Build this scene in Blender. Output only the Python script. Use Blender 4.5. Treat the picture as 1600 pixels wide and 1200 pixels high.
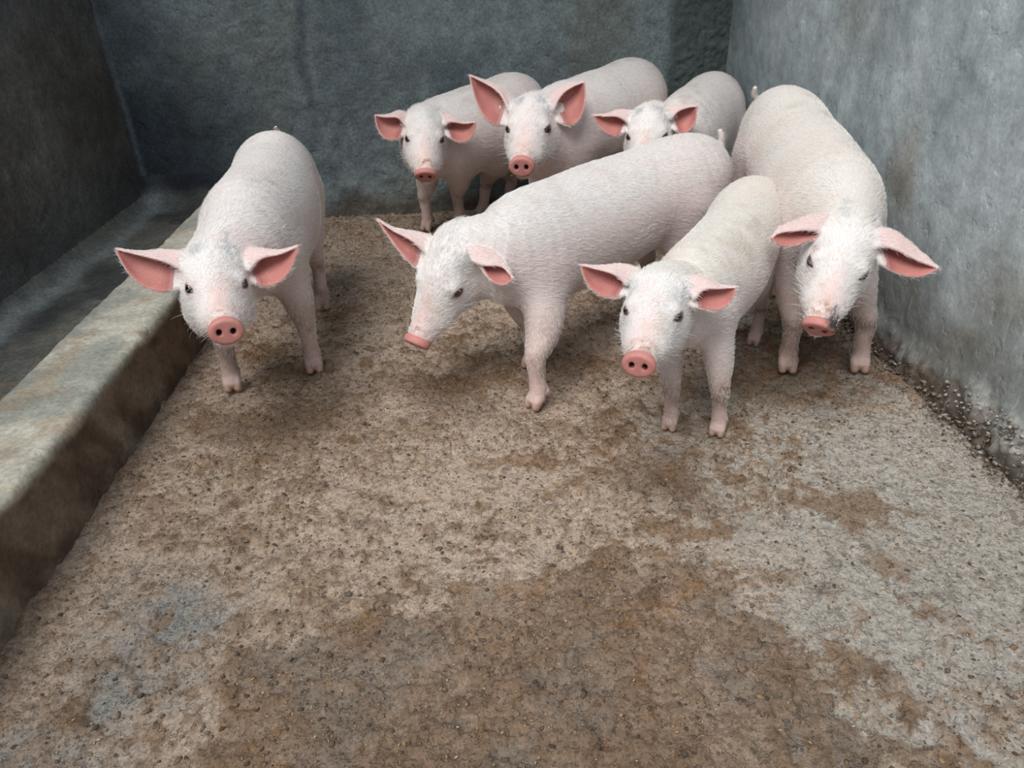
import bpy, math, random
import numpy as np
from mathutils import Vector, Matrix
from mathutils.bvhtree import BVHTree

for o in list(bpy.data.objects):
    bpy.data.objects.remove(o)
SC = bpy.context.scene
COL = SC.collection
rng = np.random.default_rng(7)

# ------------------------------------------------------------------ camera
cam = bpy.data.cameras.new('camera')
cam.sensor_fit = 'HORIZONTAL'
cam.sensor_width = 36.0
cam.lens = 36.0 * 1167.27 / 1600.0
cam.clip_start = 0.02
cam_o = bpy.data.objects.new('camera', cam)
COL.objects.link(cam_o)
_r = (0.99715, -0.06743, -0.03382); _u = (0.06267, 0.49101, 0.86890); _f = (0.04198, 0.86854, -0.49384)
cam_o.matrix_world = Matrix(((_r[0], _u[0], -_f[0], 0.0), (_r[1], _u[1], -_f[1], 0.0),
                             (_r[2], _u[2], -_f[2], 1.0), (0, 0, 0, 1)))
SC.camera = cam_o

# ------------------------------------------------------------------ daylight
world = bpy.data.worlds.new('sky')
SC.world = world
world.use_nodes = True
wn = world.node_tree; wn.nodes.clear()
w_out = wn.nodes.new('ShaderNodeOutputWorld'); w_bg = wn.nodes.new('ShaderNodeBackground')
w_tc = wn.nodes.new('ShaderNodeTexCoord'); w_dot = wn.nodes.new('ShaderNodeVectorMath'); w_dot.operation = 'DOT_PRODUCT'
w_dot.inputs[1].default_value = (-0.30, -0.25, 0.92)      # the open side of the sky
w_map = wn.nodes.new('ShaderNodeMapRange')
w_map.inputs[1].default_value = -0.1; w_map.inputs[2].default_value = 1.0
w_map.inputs[3].default_value = 0.22; w_map.inputs[4].default_value = 0.95
wn.links.new(w_tc.outputs['Generated'], w_dot.inputs[0]); wn.links.new(w_dot.outputs['Value'], w_map.inputs[0])
wn.links.new(w_map.outputs[0], w_bg.inputs['Strength'])
w_bg.inputs['Color'].default_value = (0.80, 0.91, 1.0, 1)
wn.links.new(w_bg.outputs[0], w_out.inputs[0])

sun = bpy.data.lights.new('sun', 'SUN')
sun.energy = 2.9; sun.angle = math.radians(38); sun.color = (1.0, 0.975, 0.95)
sun_o = bpy.data.objects.new('sun', sun); COL.objects.link(sun_o)
sun_o.rotation_euler = Vector((0.34, 0.50, -0.95)).to_track_quat('-Z', 'Y').to_euler()

SC.view_settings.view_transform = 'Standard'
SC.view_settings.look = 'None'
SC.view_settings.gamma = 1.0
SC.view_settings.use_curve_mapping = False
SC.view_settings.exposure = 0.0


# ------------------------------------------------------------------ helpers
def lin(*c):
    return tuple(((v / 255.0) / 12.92 if v / 255.0 <= 0.04045 else ((v / 255.0 + 0.055) / 1.055) ** 2.4) for v in c)


def _hash(ix, iy, iz, seed):
    h = (ix.astype(np.int64) * 374761393 + iy.astype(np.int64) * 668265263 + iz.astype(np.int64) * 2147483647 + seed * 974634777) & 0xffffffff
    h = ((h ^ (h >> 13)) * 1274126177) & 0xffffffff
    h = (h ^ (h >> 16)) & 0xffffffff
    return h.astype(np.float64) / 4294967295.0


def vnoise(P, freq, seed=0):
    """smooth value noise in 0..1 at the points P (n,2) or (n,3)"""
    P = np.asarray(P, float) * freq
    if P.shape[1] == 2:
        P = np.c_[P, np.zeros(len(P))]
    i = np.floor(P).astype(np.int64); f = P - i; f = f * f * (3 - 2 * f)
    out = 0
    for dx in (0, 1):
        for dy in (0, 1):
            for dz in (0, 1):
                w = (f[:, 0] if dx else 1 - f[:, 0]) * (f[:, 1] if dy else 1 - f[:, 1]) * (f[:, 2] if dz else 1 - f[:, 2])
                out = out + w * _hash(i[:, 0] + dx, i[:, 1] + dy, i[:, 2] + dz, seed)
    return out


def fbm(P, freq, octs=4, seed=0, gain=0.5):
    a, s, n = 1.0, 0.0, 0.0
    for k in range(octs):
        s = s + a * vnoise(P, freq * 2.03 ** k, seed + 17 * k); n += a; a *= gain
    return s / n


def sstep(a, b, x):
    t = np.clip((x - a) / (b - a), 0, 1)
    return t * t * (3 - 2 * t)


def mix(a, b, t):
    t = np.asarray(t)[:, None]
    return a * (1 - t) + np.asarray(b) * t


def make_mesh(name, V, F, smooth=True, col=None, mat=None, extra=None):
    me = bpy.data.meshes.new(name)
    V = np.asarray(V, np.float32); F = np.asarray(F, np.int32)
    me.vertices.add(len(V)); me.vertices.foreach_set('co', V.ravel())
    n = F.shape[1]
    me.loops.add(F.size); me.loops.foreach_set('vertex_index', F.ravel())
    me.polygons.add(len(F)); me.polygons.foreach_set('loop_start', np.arange(0, F.size, n, dtype=np.int32))
    me.update(calc_edges=True)
    if smooth:
        me.polygons.foreach_set('use_smooth', np.ones(len(F), bool))
    if col is not None:
        a = me.attributes.new('Col', 'FLOAT_COLOR', 'POINT')
        a.data.foreach_set('color', np.c_[np.asarray(col), np.ones(len(V))].astype(np.float32).ravel())
    for k, v in (extra or {}).items():
        a = me.attributes.new(k, 'FLOAT', 'POINT'); a.data.foreach_set('value', np.asarray(v, np.float32))
    if mat:
        me.materials.append(mat)
    me.validate()
    return me


def link(name, data, parent=None, loc=(0, 0, 0), **props):
    o = bpy.data.objects.new(name, data); COL.objects.link(o)
    o.location = loc
    if parent is not None:
        o.parent = parent
    for k, v in props.items():
        o[k] = v
    return o


def grid_faces(nu, nv):
    i = np.arange(nu * nv).reshape(nu, nv)
    return np.c_[i[:-1, :-1].ravel(), i[1:, :-1].ravel(), i[1:, 1:].ravel(), i[:-1, 1:].ravel()]


def nodes(mat):
    mat.use_nodes = True
    nt = mat.node_tree; nt.nodes.clear()
    out = nt.nodes.new('ShaderNodeOutputMaterial'); b = nt.nodes.new('ShaderNodeBsdfPrincipled')
    nt.links.new(b.outputs[0], out.inputs[0])
    return nt, b


def noise_node(nt, scale, detail=4, rough=0.6, stretch=None, rot=None):
    tc = nt.nodes.new('ShaderNodeTexCoord'); mp = nt.nodes.new('ShaderNodeMapping'); n = nt.nodes.new('ShaderNodeTexNoise')
    nt.links.new(tc.outputs['Object'], mp.inputs[0]); nt.links.new(mp.outputs[0], n.inputs['Vector'])
    if stretch: mp.inputs['Scale'].default_value = stretch
    if rot: mp.inputs['Rotation'].default_value = rot
    n.inputs['Scale'].default_value = scale; n.inputs['Detail'].default_value = detail; n.inputs['Roughness'].default_value = rough
    return n.outputs['Fac']


def ramp(nt, src, a, b, va, vb):
    m = nt.nodes.new('ShaderNodeMapRange'); m.interpolation_type = 'SMOOTHSTEP'
    for k, v in zip((1, 2, 3, 4), (a, b, va, vb)): m.inputs[k].default_value = v
    nt.links.new(src, m.inputs[0]); return m.outputs[0]


def mathn(nt, op, a, b):
    m = nt.nodes.new('ShaderNodeMath'); m.operation = op
    for k, v in ((0, a), (1, b)):
        if isinstance(v, (int, float)): m.inputs[k].default_value = v
        else: nt.links.new(v, m.inputs[k])
    return m.outputs[0]


def mixc(nt, fac, a, b, mode='MIX'):
    m = nt.nodes.new('ShaderNodeMix'); m.data_type = 'RGBA'; m.blend_type = mode
    if isinstance(fac, (int, float)): m.inputs[0].default_value = fac
    else: nt.links.new(fac, m.inputs[0])
    for s, v in ((6, a), (7, b)):
        if isinstance(v, tuple): m.inputs[s].default_value = (*v, 1)
        else: nt.links.new(v, m.inputs[s])
    return m.outputs[2]


def attr_col(nt):
    a = nt.nodes.new('ShaderNodeAttribute'); a.attribute_name = 'Col'
    return a.outputs['Color']


def bump(nt, bsdf, h, strength, dist):
    b = nt.nodes.new('ShaderNodeBump'); b.inputs['Strength'].default_value = strength; b.inputs['Distance'].default_value = dist
    nt.links.new(h, b.inputs['Height']); nt.links.new(b.outputs[0], bsdf.inputs['Normal'])


def comb(nt, v):
    c = nt.nodes.new('ShaderNodeCombineColor')
    for k in range(3): nt.links.new(v, c.inputs[k])
    return c.outputs[0]


# ------------------------------------------------------------------ materials
def mat_concrete(name, lo=0.8, hi=1.2, rough=0.85, scratches=0.0, bumpd=0.004, spec=0.3):
    m = bpy.data.materials.new(name); nt, b = nodes(m)
    f = noise_node(nt, 90, 6, 0.7)
    g = ramp(nt, f, 0.3, 0.7, lo, hi)
    c = mixc(nt, 1.0, attr_col(nt), comb(nt, g), 'MULTIPLY')
    big = noise_node(nt, 14, 5, 0.65)
    c = mixc(nt, 1.0, c, comb(nt, ramp(nt, big, 0.35, 0.65, 0.88, 1.12)), 'MULTIPLY')
    if scratches:
        s = noise_node(nt, 60, 3, 0.6, (1.0, 1.6, 0.16), (math.radians(12), 0, 0))
        c = mixc(nt, ramp(nt, s, 0.60, 0.72, 0, scratches), c, (0.55, 0.62, 0.66))
        s2 = noise_node(nt, 18, 4, 0.7, (1.0, 1.3, 0.4), (math.radians(-35), 0, 0))
        c = mixc(nt, ramp(nt, s2, 0.60, 0.72, 0, scratches * 0.7), c, (0.55, 0.62, 0.66))
    nt.links.new(c, b.inputs['Base Color'])
    h = mathn(nt, 'ADD', noise_node(nt, 60, 8, 0.75), mathn(nt, 'MULTIPLY', noise_node(nt, 12, 5, 0.6), 1.5))
    # short trowel gouges
    gz = ramp(nt, noise_node(nt, 26, 3, 0.5, (1, 1, 1.0)), 0.60, 0.70, 0.0, -0.6)
    h = mathn(nt, 'ADD', h, gz)
    bump(nt, b, h, 0.7, bumpd)
    b.inputs['Roughness'].default_value = rough; b.inputs['Specular IOR Level'].default_value = spec
    return m


def mat_floor():
    m = bpy.data.materials.new('soiled concrete floor'); nt, b = nodes(m)
    br = nt.nodes.new('ShaderNodeAttribute'); br.attribute_name = 'soil'
    soil = br.outputs['Fac']
    fine = noise_node(nt, 170, 6, 0.8); mid = noise_node(nt, 34, 6, 0.7)
    c = mixc(nt, 1.0, attr_col(nt), comb(nt, ramp(nt, fine, 0.3, 0.7, 0.60, 1.40)), 'MULTIPLY')
    # flecks of soil where the layer is thin
    fleck = mathn(nt, 'ADD', mathn(nt, 'MULTIPLY', mid, 1.0), mathn(nt, 'MULTIPLY', soil, 0.35))
    c = mixc(nt, ramp(nt, fleck, 0.58, 1.0, 0, 0.42), c, lin(112, 88, 66))
    # straw yellow husk specks
    v = nt.nodes.new('ShaderNodeTexVoronoi'); v.inputs['Scale'].default_value = 150
    tc = nt.nodes.new('ShaderNodeTexCoord'); nt.links.new(tc.outputs['Object'], v.inputs['Vector'])
    sp = ramp(nt, v.outputs['Distance'], 0.10, 0.28, 1, 0)
    pick = nt.nodes.new('ShaderNodeSeparateColor'); nt.links.new(v.outputs['Color'], pick.inputs[0])
    sel = ramp(nt, pick.outputs[0], 0.70, 0.76, 0, 1)
    zone = ramp(nt, noise_node(nt, 5, 3, 0.6), 0.35, 0.6, 0.15, 1.0)
    k = mathn(nt, 'MULTIPLY', mathn(nt, 'MULTIPLY', sp, sel), zone)
    c = mixc(nt, mathn(nt, 'MULTIPLY', k, 0.6), c, lin(184, 138, 84))
    sel2 = ramp(nt, pick.outputs[1], 0.78, 0.84, 0, 1)
    c = mixc(nt, mathn(nt, 'MULTIPLY', mathn(nt, 'MULTIPLY', sp, sel2), 0.8), c, lin(60, 48, 40))
    nt.links.new(c, b.inputs['Base Color'])
    h = mathn(nt, 'ADD', mathn(nt, 'MULTIPLY', fine, 0.7), mathn(nt, 'MULTIPLY', mid, 1.3))
    h = mathn(nt, 'ADD', h, ramp(nt, noise_node(nt, 70, 4, 0.7), 0.36, 0.46, -0.7, 0.0))
    bump(nt, b, h, 1.0, 0.010)
    b.inputs['Roughness'].default_value = 0.8; b.inputs['Specular IOR Level'].default_value = 0.3
    return m


def mat_simple(name, col, rough=0.6, spec=0.5, coat=0.0):
    m = bpy.data.materials.new(name); nt, b = nodes(m)
    n = noise_node(nt, 300, 3, 0.6)
    c = mixc(nt, 1.0, col, comb(nt, ramp(nt, n, 0.3, 0.7, 0.85, 1.15)), 'MULTIPLY')
    nt.links.new(c, b.inputs['Base Color'])
    b.inputs['Roughness'].default_value = rough; b.inputs['Specular IOR Level'].default_value = spec
    b.inputs['Coat Weight'].default_value = coat; b.inputs['Coat Roughness'].default_value = 0.03
    return m


def mat_skin():
    m = bpy.data.materials.new('pale pink pig skin'); nt, b = nodes(m)
    c = attr_col(nt)
    c = mixc(nt, ramp(nt, noise_node(nt, 22, 5, 0.65), 0.45, 0.75, 0, 0.14), c, lin(200, 155, 146))
    c = mixc(nt, ramp(nt, noise_node(nt, 11, 6, 0.75), 0.52, 0.78, 0, 0.35), c, lin(165, 150, 135))
    c = mixc(nt, 1.0, c, comb(nt, ramp(nt, noise_node(nt, 240, 3, 0.6), 0.3, 0.7, 0.93, 1.07)), 'MULTIPLY')
    nt.links.new(c, b.inputs['Base Color'])
    b.inputs['Roughness'].default_value = 0.55; b.inputs['Specular IOR Level'].default_value = 0.35
    b.inputs['Subsurface Weight'].default_value = 0.12
    b.inputs['Subsurface Radius'].default_value = (1.0, 0.45, 0.3); b.inputs['Subsurface Scale'].default_value = 0.008
    h = mathn(nt, 'ADD', noise_node(nt, 260, 3, 0.6), mathn(nt, 'MULTIPLY', noise_node(nt, 60, 3, 0.6), 1.5))
    bump(nt, b, h, 0.35, 0.0015)
    return m


def mat_eye():
    m = bpy.data.materials.new('dark glossy eye'); nt, b = nodes(m)
    b.inputs['Roughness'].default_value = 0.12
    nt.links.new(attr_col(nt), b.inputs['Base Color'])
    b.inputs['Coat Weight'].default_value = 1.0; b.inputs['Coat Roughness'].default_value = 0.02
    return m


def mat_hair(name, col):
    m = bpy.data.materials.new(name); nt, b = nodes(m)
    hi = nt.nodes.new('ShaderNodeHairInfo')
    c = mixc(nt, hi.outputs['Random'], col, tuple(min(1, v * 1.12) for v in col))
    nt.links.new(c, b.inputs['Base Color'])
    b.inputs['Roughness'].default_value = 0.45
    return m


SKIN = mat_skin(); EYE = mat_eye(); HAIR = mat_hair('white bristles', (0.82, 0.79, 0.76))
# ------------------------------------------------------------------ the pen
XR, XC, XL, YB, YN = 1.111, -0.847, -1.441, 3.415, -0.35
CH, CW, TZ, WH = 0.204, 0.215, 0.093, 1.35


def blob(P, c, r):
    d = np.hypot(P[:, 0] - c[0], P[:, 1] - c[1]) / r
    return np.exp(-d * d * 1.2)


def build_floor():
    nx, ny = 490, 930
    x = np.linspace(XC - 0.03, XR + 0.06, nx); y = np.linspace(YN, YB + 0.05, ny)
    X, Y = np.meshgrid(x, y, indexing='ij'); P = np.c_[X.ravel(), Y.ravel()]
    n1 = fbm(P, 3.0, 5, 1); n2 = fbm(P, 9.0, 4, 5); n3 = fbm(P, 40.0, 3, 9); n4 = fbm(P, 95, 2, 15)
    Pw = P + np.c_[fbm(P, 4, 4, 31) - .5, fbm(P, 4, 4, 37) - .5] * 0.28
    dark = sum(blob(Pw, c, r) * w for c, r, w in (((-0.45, 1.66), .16, .9), ((-0.62, 1.62), .12, .6), ((-0.05, 1.71), .15, .8), ((-0.2, 1.80), .13, .6),
               ((0.41, 1.31), .11, .75), ((0.47, 1.24), .09, .5), ((0.3, 1.9), .14, .8), ((0.78, 1.6), .13, .7), ((.95, 1.75), .16, .8), ((0.66, 1.75), .16, .6), ((-.55, 1.95), .12, .5)))
    wet = sum(blob(Pw, c, r) for c, r in (((0.20, .86), .20), ((0.36, .78), .16), ((.05, .80), .2), ((.3, .95), .13), ((-.15, .72), .2), ((.35, .62), .15), ((.05, .6), .25), ((-.35, .75), .15), ((.1, .3), .4)))
    wet = sstep(.42, .66, wet + (n2 - .5) * .5 + (n3 - .5) * .3)
    light = sum(blob(Pw, c, r) * w for c, r, w in (((0.15, 1.27), .09, .6), ((-.22, 1.29), .07, .7), ((0, 1.31), .07, .5), ((.8, .98), .25, 1.), ((.92, 1.25), .25, 1.),
                ((.60, .75), .12, .7), ((-.75, 1.3), .13, .35), ((-.64, 1.45), .12, .35), ((.5, 1.15), .12, .6), ((.62, 1.0), .12, .6), ((1.0, .6), .3, .9)))
    blue = sum(blob(Pw, c, r) for c, r in (((-.55, 1.0), .12), ((-.62, .84), .1), ((-.22, .83), .09), ((-.75, .72), .1)))
    soil = 0.60 + (n1 - .5) * 1.5 + (n2 - .5) * 1.0 + (n3 - .5) * 1.7 + (n4 - .5) * 1.0 + dark * .35 + wet * .5 - light * .45 - blue * .25 - sstep(.5, .8, fbm(P, 6, 3, 33)) * .5
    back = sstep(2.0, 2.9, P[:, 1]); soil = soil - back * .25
    # a strip of cleaner cement along the right wall
    soil -= sstep(.35, .95, P[:, 0]) * sstep(2.2, 1.4, P[:, 1]) * .22
    t = sstep(.0, 1.05, soil)
    grey = mix(np.tile(lin(210, 187, 167), (len(P), 1)), lin(200, 191, 179), sstep(.1, .7, P[:, 0] + (n1 - .5) * .8 + (1.2 - P[:, 1]) * .25))
    grey = mix(grey, lin(150, 154, 152), np.clip(blue, 0, 1) * .8)
    c = mix(grey, lin(196, 168, 143), t * .7)
    c = mix(c, lin(176, 147, 120), sstep(.8, 1.6, soil) * .8)
    c = mix(c, lin(110, 90, 73), np.clip(dark, 0, 1) * .75)
    c = mix(c, lin(156, 127, 104), wet * .65)
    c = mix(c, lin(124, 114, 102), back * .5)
    b1 = fbm(P, 15, 5, 401, .68); b2 = fbm(P, 6, 4, 403); b3 = fbm(P, 22, 5, 405, .68); b4 = fbm(P, 8, 5, 407, .6)
    c = mix(c, lin(150, 117, 86), sstep(.55, .64, b1) * sstep(.38, .60, b2) * (1 - wet) * .75)
    c = mix(c, lin(104, 86, 70), sstep(.64, .70, b3) * .45)
    c = mix(c, lin(172, 128, 80), sstep(.53, .66, b3) * sstep(.45, .6, b2) * wet * .5)
    c = mix(c, lin(158, 148, 136), sstep(.56, .66, b4) * wet * .55)
    edge = sstep(.10, .0, P[:, 0] - XC); c = mix(c, lin(95, 84, 74), edge * .3)
    z = (n2 - .5) * .012 + (n3 - .5) * .012 * (0.4 + sstep(.4, 1., soil)) + (n4 - .5) * .006 + sstep(.3, .9, soil) * .002
    z += sstep(.58, .75, n3) * .004 * sstep(.4, .9, soil)
    z -= .004
    me = make_mesh('floor', np.c_[P, z], grid_faces(nx, ny), col=c, mat=mat_floor(), extra={'soil': np.clip(soil, 0, 1)})
    link('floor', me, kind='structure', label='concrete pen floor caked with brown dung and straw husks')
    return soil.reshape(nx, ny), z.reshape(nx, ny), x, y


def floor_z(soilz, px, py):
    _, Z, x, y = soilz
    i = np.clip(((px - x[0]) / (x[1] - x[0])).astype(int), 0, len(x) - 1); j = np.clip(((py - y[0]) / (y[1] - y[0])).astype(int), 0, len(y) - 1)
    return Z[i, j]


def ico(low=False):
    t = (1 + 5 ** .5) / 2
    V = np.array([(-1, t, 0), (1, t, 0), (-1, -t, 0), (1, -t, 0), (0, -1, t), (0, 1, t), (0, -1, -t), (0, 1, -t), (t, 0, -1), (t, 0, 1), (-t, 0, -1), (-t, 0, 1)], float)
    V /= np.linalg.norm(V[0])
    F = [(0, 11, 5), (0, 5, 1), (0, 1, 7), (0, 7, 10), (0, 10, 11), (1, 5, 9), (5, 11, 4), (11, 10, 2), (10, 7, 6), (7, 1, 8), (3, 9, 4), (3, 4, 2), (3, 2, 6), (3, 6, 8), (3, 8, 9), (4, 9, 5), (2, 4, 11), (6, 2, 10), (8, 6, 7), (9, 8, 1)]
    if low:
        return V, np.array(F)
    V = list(map(tuple, V)); out = []; cache = {}
    def mid(a, b):
        k = (min(a, b), max(a, b))
        if k not in cache:
            p = np.array(V[a]) + np.array(V[b]); p /= np.linalg.norm(p); V.append(tuple(p)); cache[k] = len(V) - 1
        return cache[k]
    for a, b, c in F:
        ab, bc, ca = mid(a, b), mid(b, c), mid(c, a)
        out += [(a, ab, ca), (b, bc, ab), (c, ca, bc), (ab, bc, ca)]
    return np.array(V), np.array(out)


def scatter(name, pts, sizes, cols, mat, seed=0, flat=.6, low=False, **props):
    r = np.random.default_rng(seed); V0, F0 = ico(low); n = len(pts)
    ang = r.uniform(0, 6.28, n); ca, sa = np.cos(ang), np.sin(ang)
    st = r.uniform(.7, 1.8, n)
    off = r.uniform(.65, 1.25, (n, len(V0)))
    V = V0[None] * off[:, :, None] * np.c_[st, np.ones(n), np.full(n, flat)][:, None, :]
    V = np.stack([V[..., 0] * ca[:, None] - V[..., 1] * sa[:, None], V[..., 0] * sa[:, None] + V[..., 1] * ca[:, None], V[..., 2]], -1)
    V = V * sizes[:, None, None] + pts[:, None, :]
    F = (F0[None] + (np.arange(n) * len(V0))[:, None, None]).reshape(-1, 3)
    me = make_mesh(name, V.reshape(-1, 3), F, col=np.repeat(cols, len(V0), 0), mat=mat)
    return link(name, me, **props)


SZ = build_floor()


def crumbs():
    r = np.random.default_rng(3); n = 70000
    P = np.c_[r.uniform(XC + .02, XR - .02, n), r.uniform(.35, YB - .03, n)]
    S = SZ[0]; i = ((P[:, 0] - SZ[2][0]) / (SZ[2][1] - SZ[2][0])).astype(int); j = ((P[:, 1] - SZ[3][0]) / (SZ[3][1] - SZ[3][0])).astype(int)
    keep = r.uniform(size=n) < .30 + .70 * np.clip(S[i, j], 0, 1)
    cl = vnoise(P, 7, 77); keep &= r.uniform(size=n) < .25 + cl
    P = P[keep]; n = len(P)
    s = .0009 + .0032 * r.uniform(size=n) ** 4.0 + (r.uniform(size=n) < .03) * r.uniform(.001, .0035, n)
    z = floor_z(SZ, P[:, 0], P[:, 1]) + s * .1
    base = np.array([lin(116, 95, 76), lin(84, 70, 58), lin(134, 110, 84), lin(104, 92, 80)])
    c = base[r.integers(0, 4, n)] * r.uniform(.8, 1.2, (n, 1))
    k = 90; P2 = np.c_[r.normal(-.05, .35, k), r.normal(.95, .25, k)]
    s2 = r.uniform(.003, .0065, k); P = np.vstack([P, P2]); s = np.r_[s, s2]; z = np.r_[z, floor_z(SZ, P2[:, 0], P2[:, 1])]
    c = np.vstack([c, np.array([lin(118, 100, 84), lin(92, 78, 66)])[r.integers(0, 2, k)]])
    m = mat_concrete('dung crumb', .75, 1.25, .85, 0, .002)
    scatter('dung_crumbs', np.c_[P, z], s, c, m, 5, .6, low=True, kind='stuff', label='small brown dung crumbs scattered over the pen floor', category='dung crumbs')
    n = 2600
    yy = r.uniform(.5, 2.6, n); d = np.abs(r.normal(0, .028, n)); P = np.c_[XR + .012 - d, yy]
    k = d < .10; P = P[k]; n = len(P); d = d[k]
    s = .0010 + .0048 * r.uniform(size=n) ** 3.5 * np.clip(1.2 - d / .06, .2, 1)
    z = np.maximum(0, .05 * (1 - d / .02)) * r.uniform(size=n) + s * .4
    base = np.array([lin(120, 106, 92), lin(92, 80, 70), lin(150, 144, 134), lin(104, 92, 80)])
    c = base[r.integers(0, 4, n)] * r.uniform(.8, 1.15, (n, 1))
    m2 = 380; w2 = np.c_[XR + .020 - r.uniform(0, .014, m2), np.clip(r.normal(1.27, .10, m2), .95, 1.5), np.abs(r.normal(.06, .025, m2))]
    P3 = np.vstack([np.c_[P, z], w2]); s = np.r_[s, .0015 + .004 * r.uniform(size=m2) ** 2]
    c = np.vstack([c, np.array(lin(160, 152, 142)) * r.uniform(.5, 1.1, (m2, 1))])
    scatter('cement_rubble', P3, s, c, m, 9, .8, kind='stuff', label='crumbled cement bits along the foot of the right wall', category='rubble')
    # straw and husk bits
    n = 2600
    P = np.c_[r.uniform(XC + .02, XR - .02, n), r.uniform(.35, YB - .3, n)]
    z = floor_z(SZ, P[:, 0], P[:, 1]) + .002
    a = r.uniform(0, 3.14, n); L = r.uniform(.002, .0052, n); w = L * .2
    d = np.c_[np.cos(a), np.sin(a)]; e = np.c_[-d[:, 1], d[:, 0]]
    c4 = []
    for zz in (0, .0012):
        for su, sv in ((-1, -1), (1, -1), (1, 1), (-1, 1)):
            c4.append(np.c_[P + d * (L * su)[:, None] * .5 + e * (w * sv)[:, None], z + zz - .0008])
    V = np.stack(c4, 1).reshape(-1, 3)
    F0 = np.array([(4, 5, 6, 7), (0, 3, 2, 1), (0, 1, 5, 4), (1, 2, 6, 5), (2, 3, 7, 6), (3, 0, 4, 7)])
    F = (F0[None] + (np.arange(n) * 8)[:, None, None]).reshape(-1, 4)
    cc = np.array([lin(184, 146, 96), lin(164, 124, 78), lin(190, 168, 132)])[r.integers(0, 3, n)]
    me = make_mesh('straw_husks', V, F, smooth=False, col=np.repeat(cc, 8, 0), mat=m)
    link('straw_husks', me, kind='stuff', label='tiny yellow straw husks strewn over the pen floor', category='straw')


crumbs()


def wall_grid(name, O, U, V, nu, nv, disp, colf, mat, **props):
    u = np.linspace(0, 1, nu); v = np.linspace(0, 1, nv); UU, VV = np.meshgrid(u, v, indexing='ij')
    O, U, V = map(np.array, (O, U, V))
    P = O + UU.ravel()[:, None] * U + VV.ravel()[:, None] * V
    N = np.cross(U, V); N = N / np.linalg.norm(N)
    d = disp(P)
    col = colf(P)
    # back face at 12 cm behind: a solid wall
    F = grid_faces(nu, nv)
    A = P + N * d[:, None]
    B = np.array([O, O + U, O + U + V, O + V]) - N * .12
    nA = len(A); q = lambda i, j: i * nv + j
    ring = [q(i, 0) for i in range(nu)] + [q(nu - 1, j) for j in range(1, nv)] + [q(i, nv - 1) for i in range(nu - 2, -1, -1)] + [q(0, j) for j in range(nv - 2, 0, -1)]
    RB = P[ring] - N * .12; nr = len(ring)
    RF = [(ring[k], nA + k, nA + (k + 1) % nr, ring[(k + 1) % nr]) for k in range(nr)]
    VV2 = np.vstack([A, RB, B]); CC = np.vstack([col, col[ring], np.tile(col.mean(0), (4, 1))])
    F = np.vstack([F, RF, [(nA + nr, nA + nr + 3, nA + nr + 2, nA + nr + 1)]])
    me = make_mesh(name, VV2, F, col=CC, mat=mat)
    return link(name, me, kind='structure', **props)


def col_back(P):
    Q = P[:, [0, 2]]; n1 = fbm(Q, 2.2, 5, 41); n2 = fbm(Q * [1, .45], 6, 4, 43); n3 = fbm(Q, 25, 3, 47)
    c = np.tile(lin(128, 138, 138), (len(P), 1))
    c = mix(c, lin(88, 97, 103), sstep(.45, .72, n1) * .7)
    c = mix(c, lin(128, 136, 134), sstep(.5, .75, n2) * .45)
    c = mix(c, lin(108, 104, 84), sstep(.55, .72, fbm(Q * [1, .4], 3.5, 4, 51)) * .30)
    # damp black stain low in the left corner, deepened with painted shade
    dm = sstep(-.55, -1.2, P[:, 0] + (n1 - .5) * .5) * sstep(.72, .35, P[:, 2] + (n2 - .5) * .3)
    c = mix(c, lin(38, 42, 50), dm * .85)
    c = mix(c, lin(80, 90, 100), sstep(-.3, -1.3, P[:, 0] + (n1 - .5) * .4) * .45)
    # brown splash at the foot, dark unrendered strip at the right end
    c = mix(c, lin(84, 72, 62), sstep(.12, .02, P[:, 2] + (n2 - .5) * .12) * .8)
    c = mix(c, lin(124, 132, 138), np.exp(-((P[:, 0] - XL - .012 + (n2 - .5) * .03) / .012) ** 2) * .65)
    rr = sstep(.86, .92, P[:, 0] + (n2 - .5) * .12)
    c = mix(c, lin(70, 76, 74), rr * .8)
    st = sstep(.045, .0, np.abs(P[:, 0] + .62 + (n1 - .5) * .2)) * sstep(.3, .6, P[:, 2]); c = mix(c, lin(60, 68, 76), st * .5)
    return c * (.86 + .28 * n3)[:, None]


def disp_back(P):
    Q = P[:, [0, 2]]; rr = sstep(.86, .94, P[:, 0] + (fbm(Q, 8, 3, 61) - .5) * .12)
    d = ((fbm(Q, 3, 4, 63) - .5) * .022 + (fbm(Q, 30, 3, 65) - .5) * .006) * (1 - sstep(.34, .2, P[:, 2]) * sstep(-.7, -.95, P[:, 0])) + rr * (fbm(Q, 60, 3, 67) - .55) * .022
    low = sstep(.3, .05, P[:, 2]) * sstep(-1.0, -.8, P[:, 0]); d += low * (fbm(Q, 22, 3, 69) - .45) * .018
    d += sstep(.55, .60, vnoise(Q, 14, 71)) * sstep(.62, .58, vnoise(Q, 14, 71)) * -.004
    return d


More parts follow.
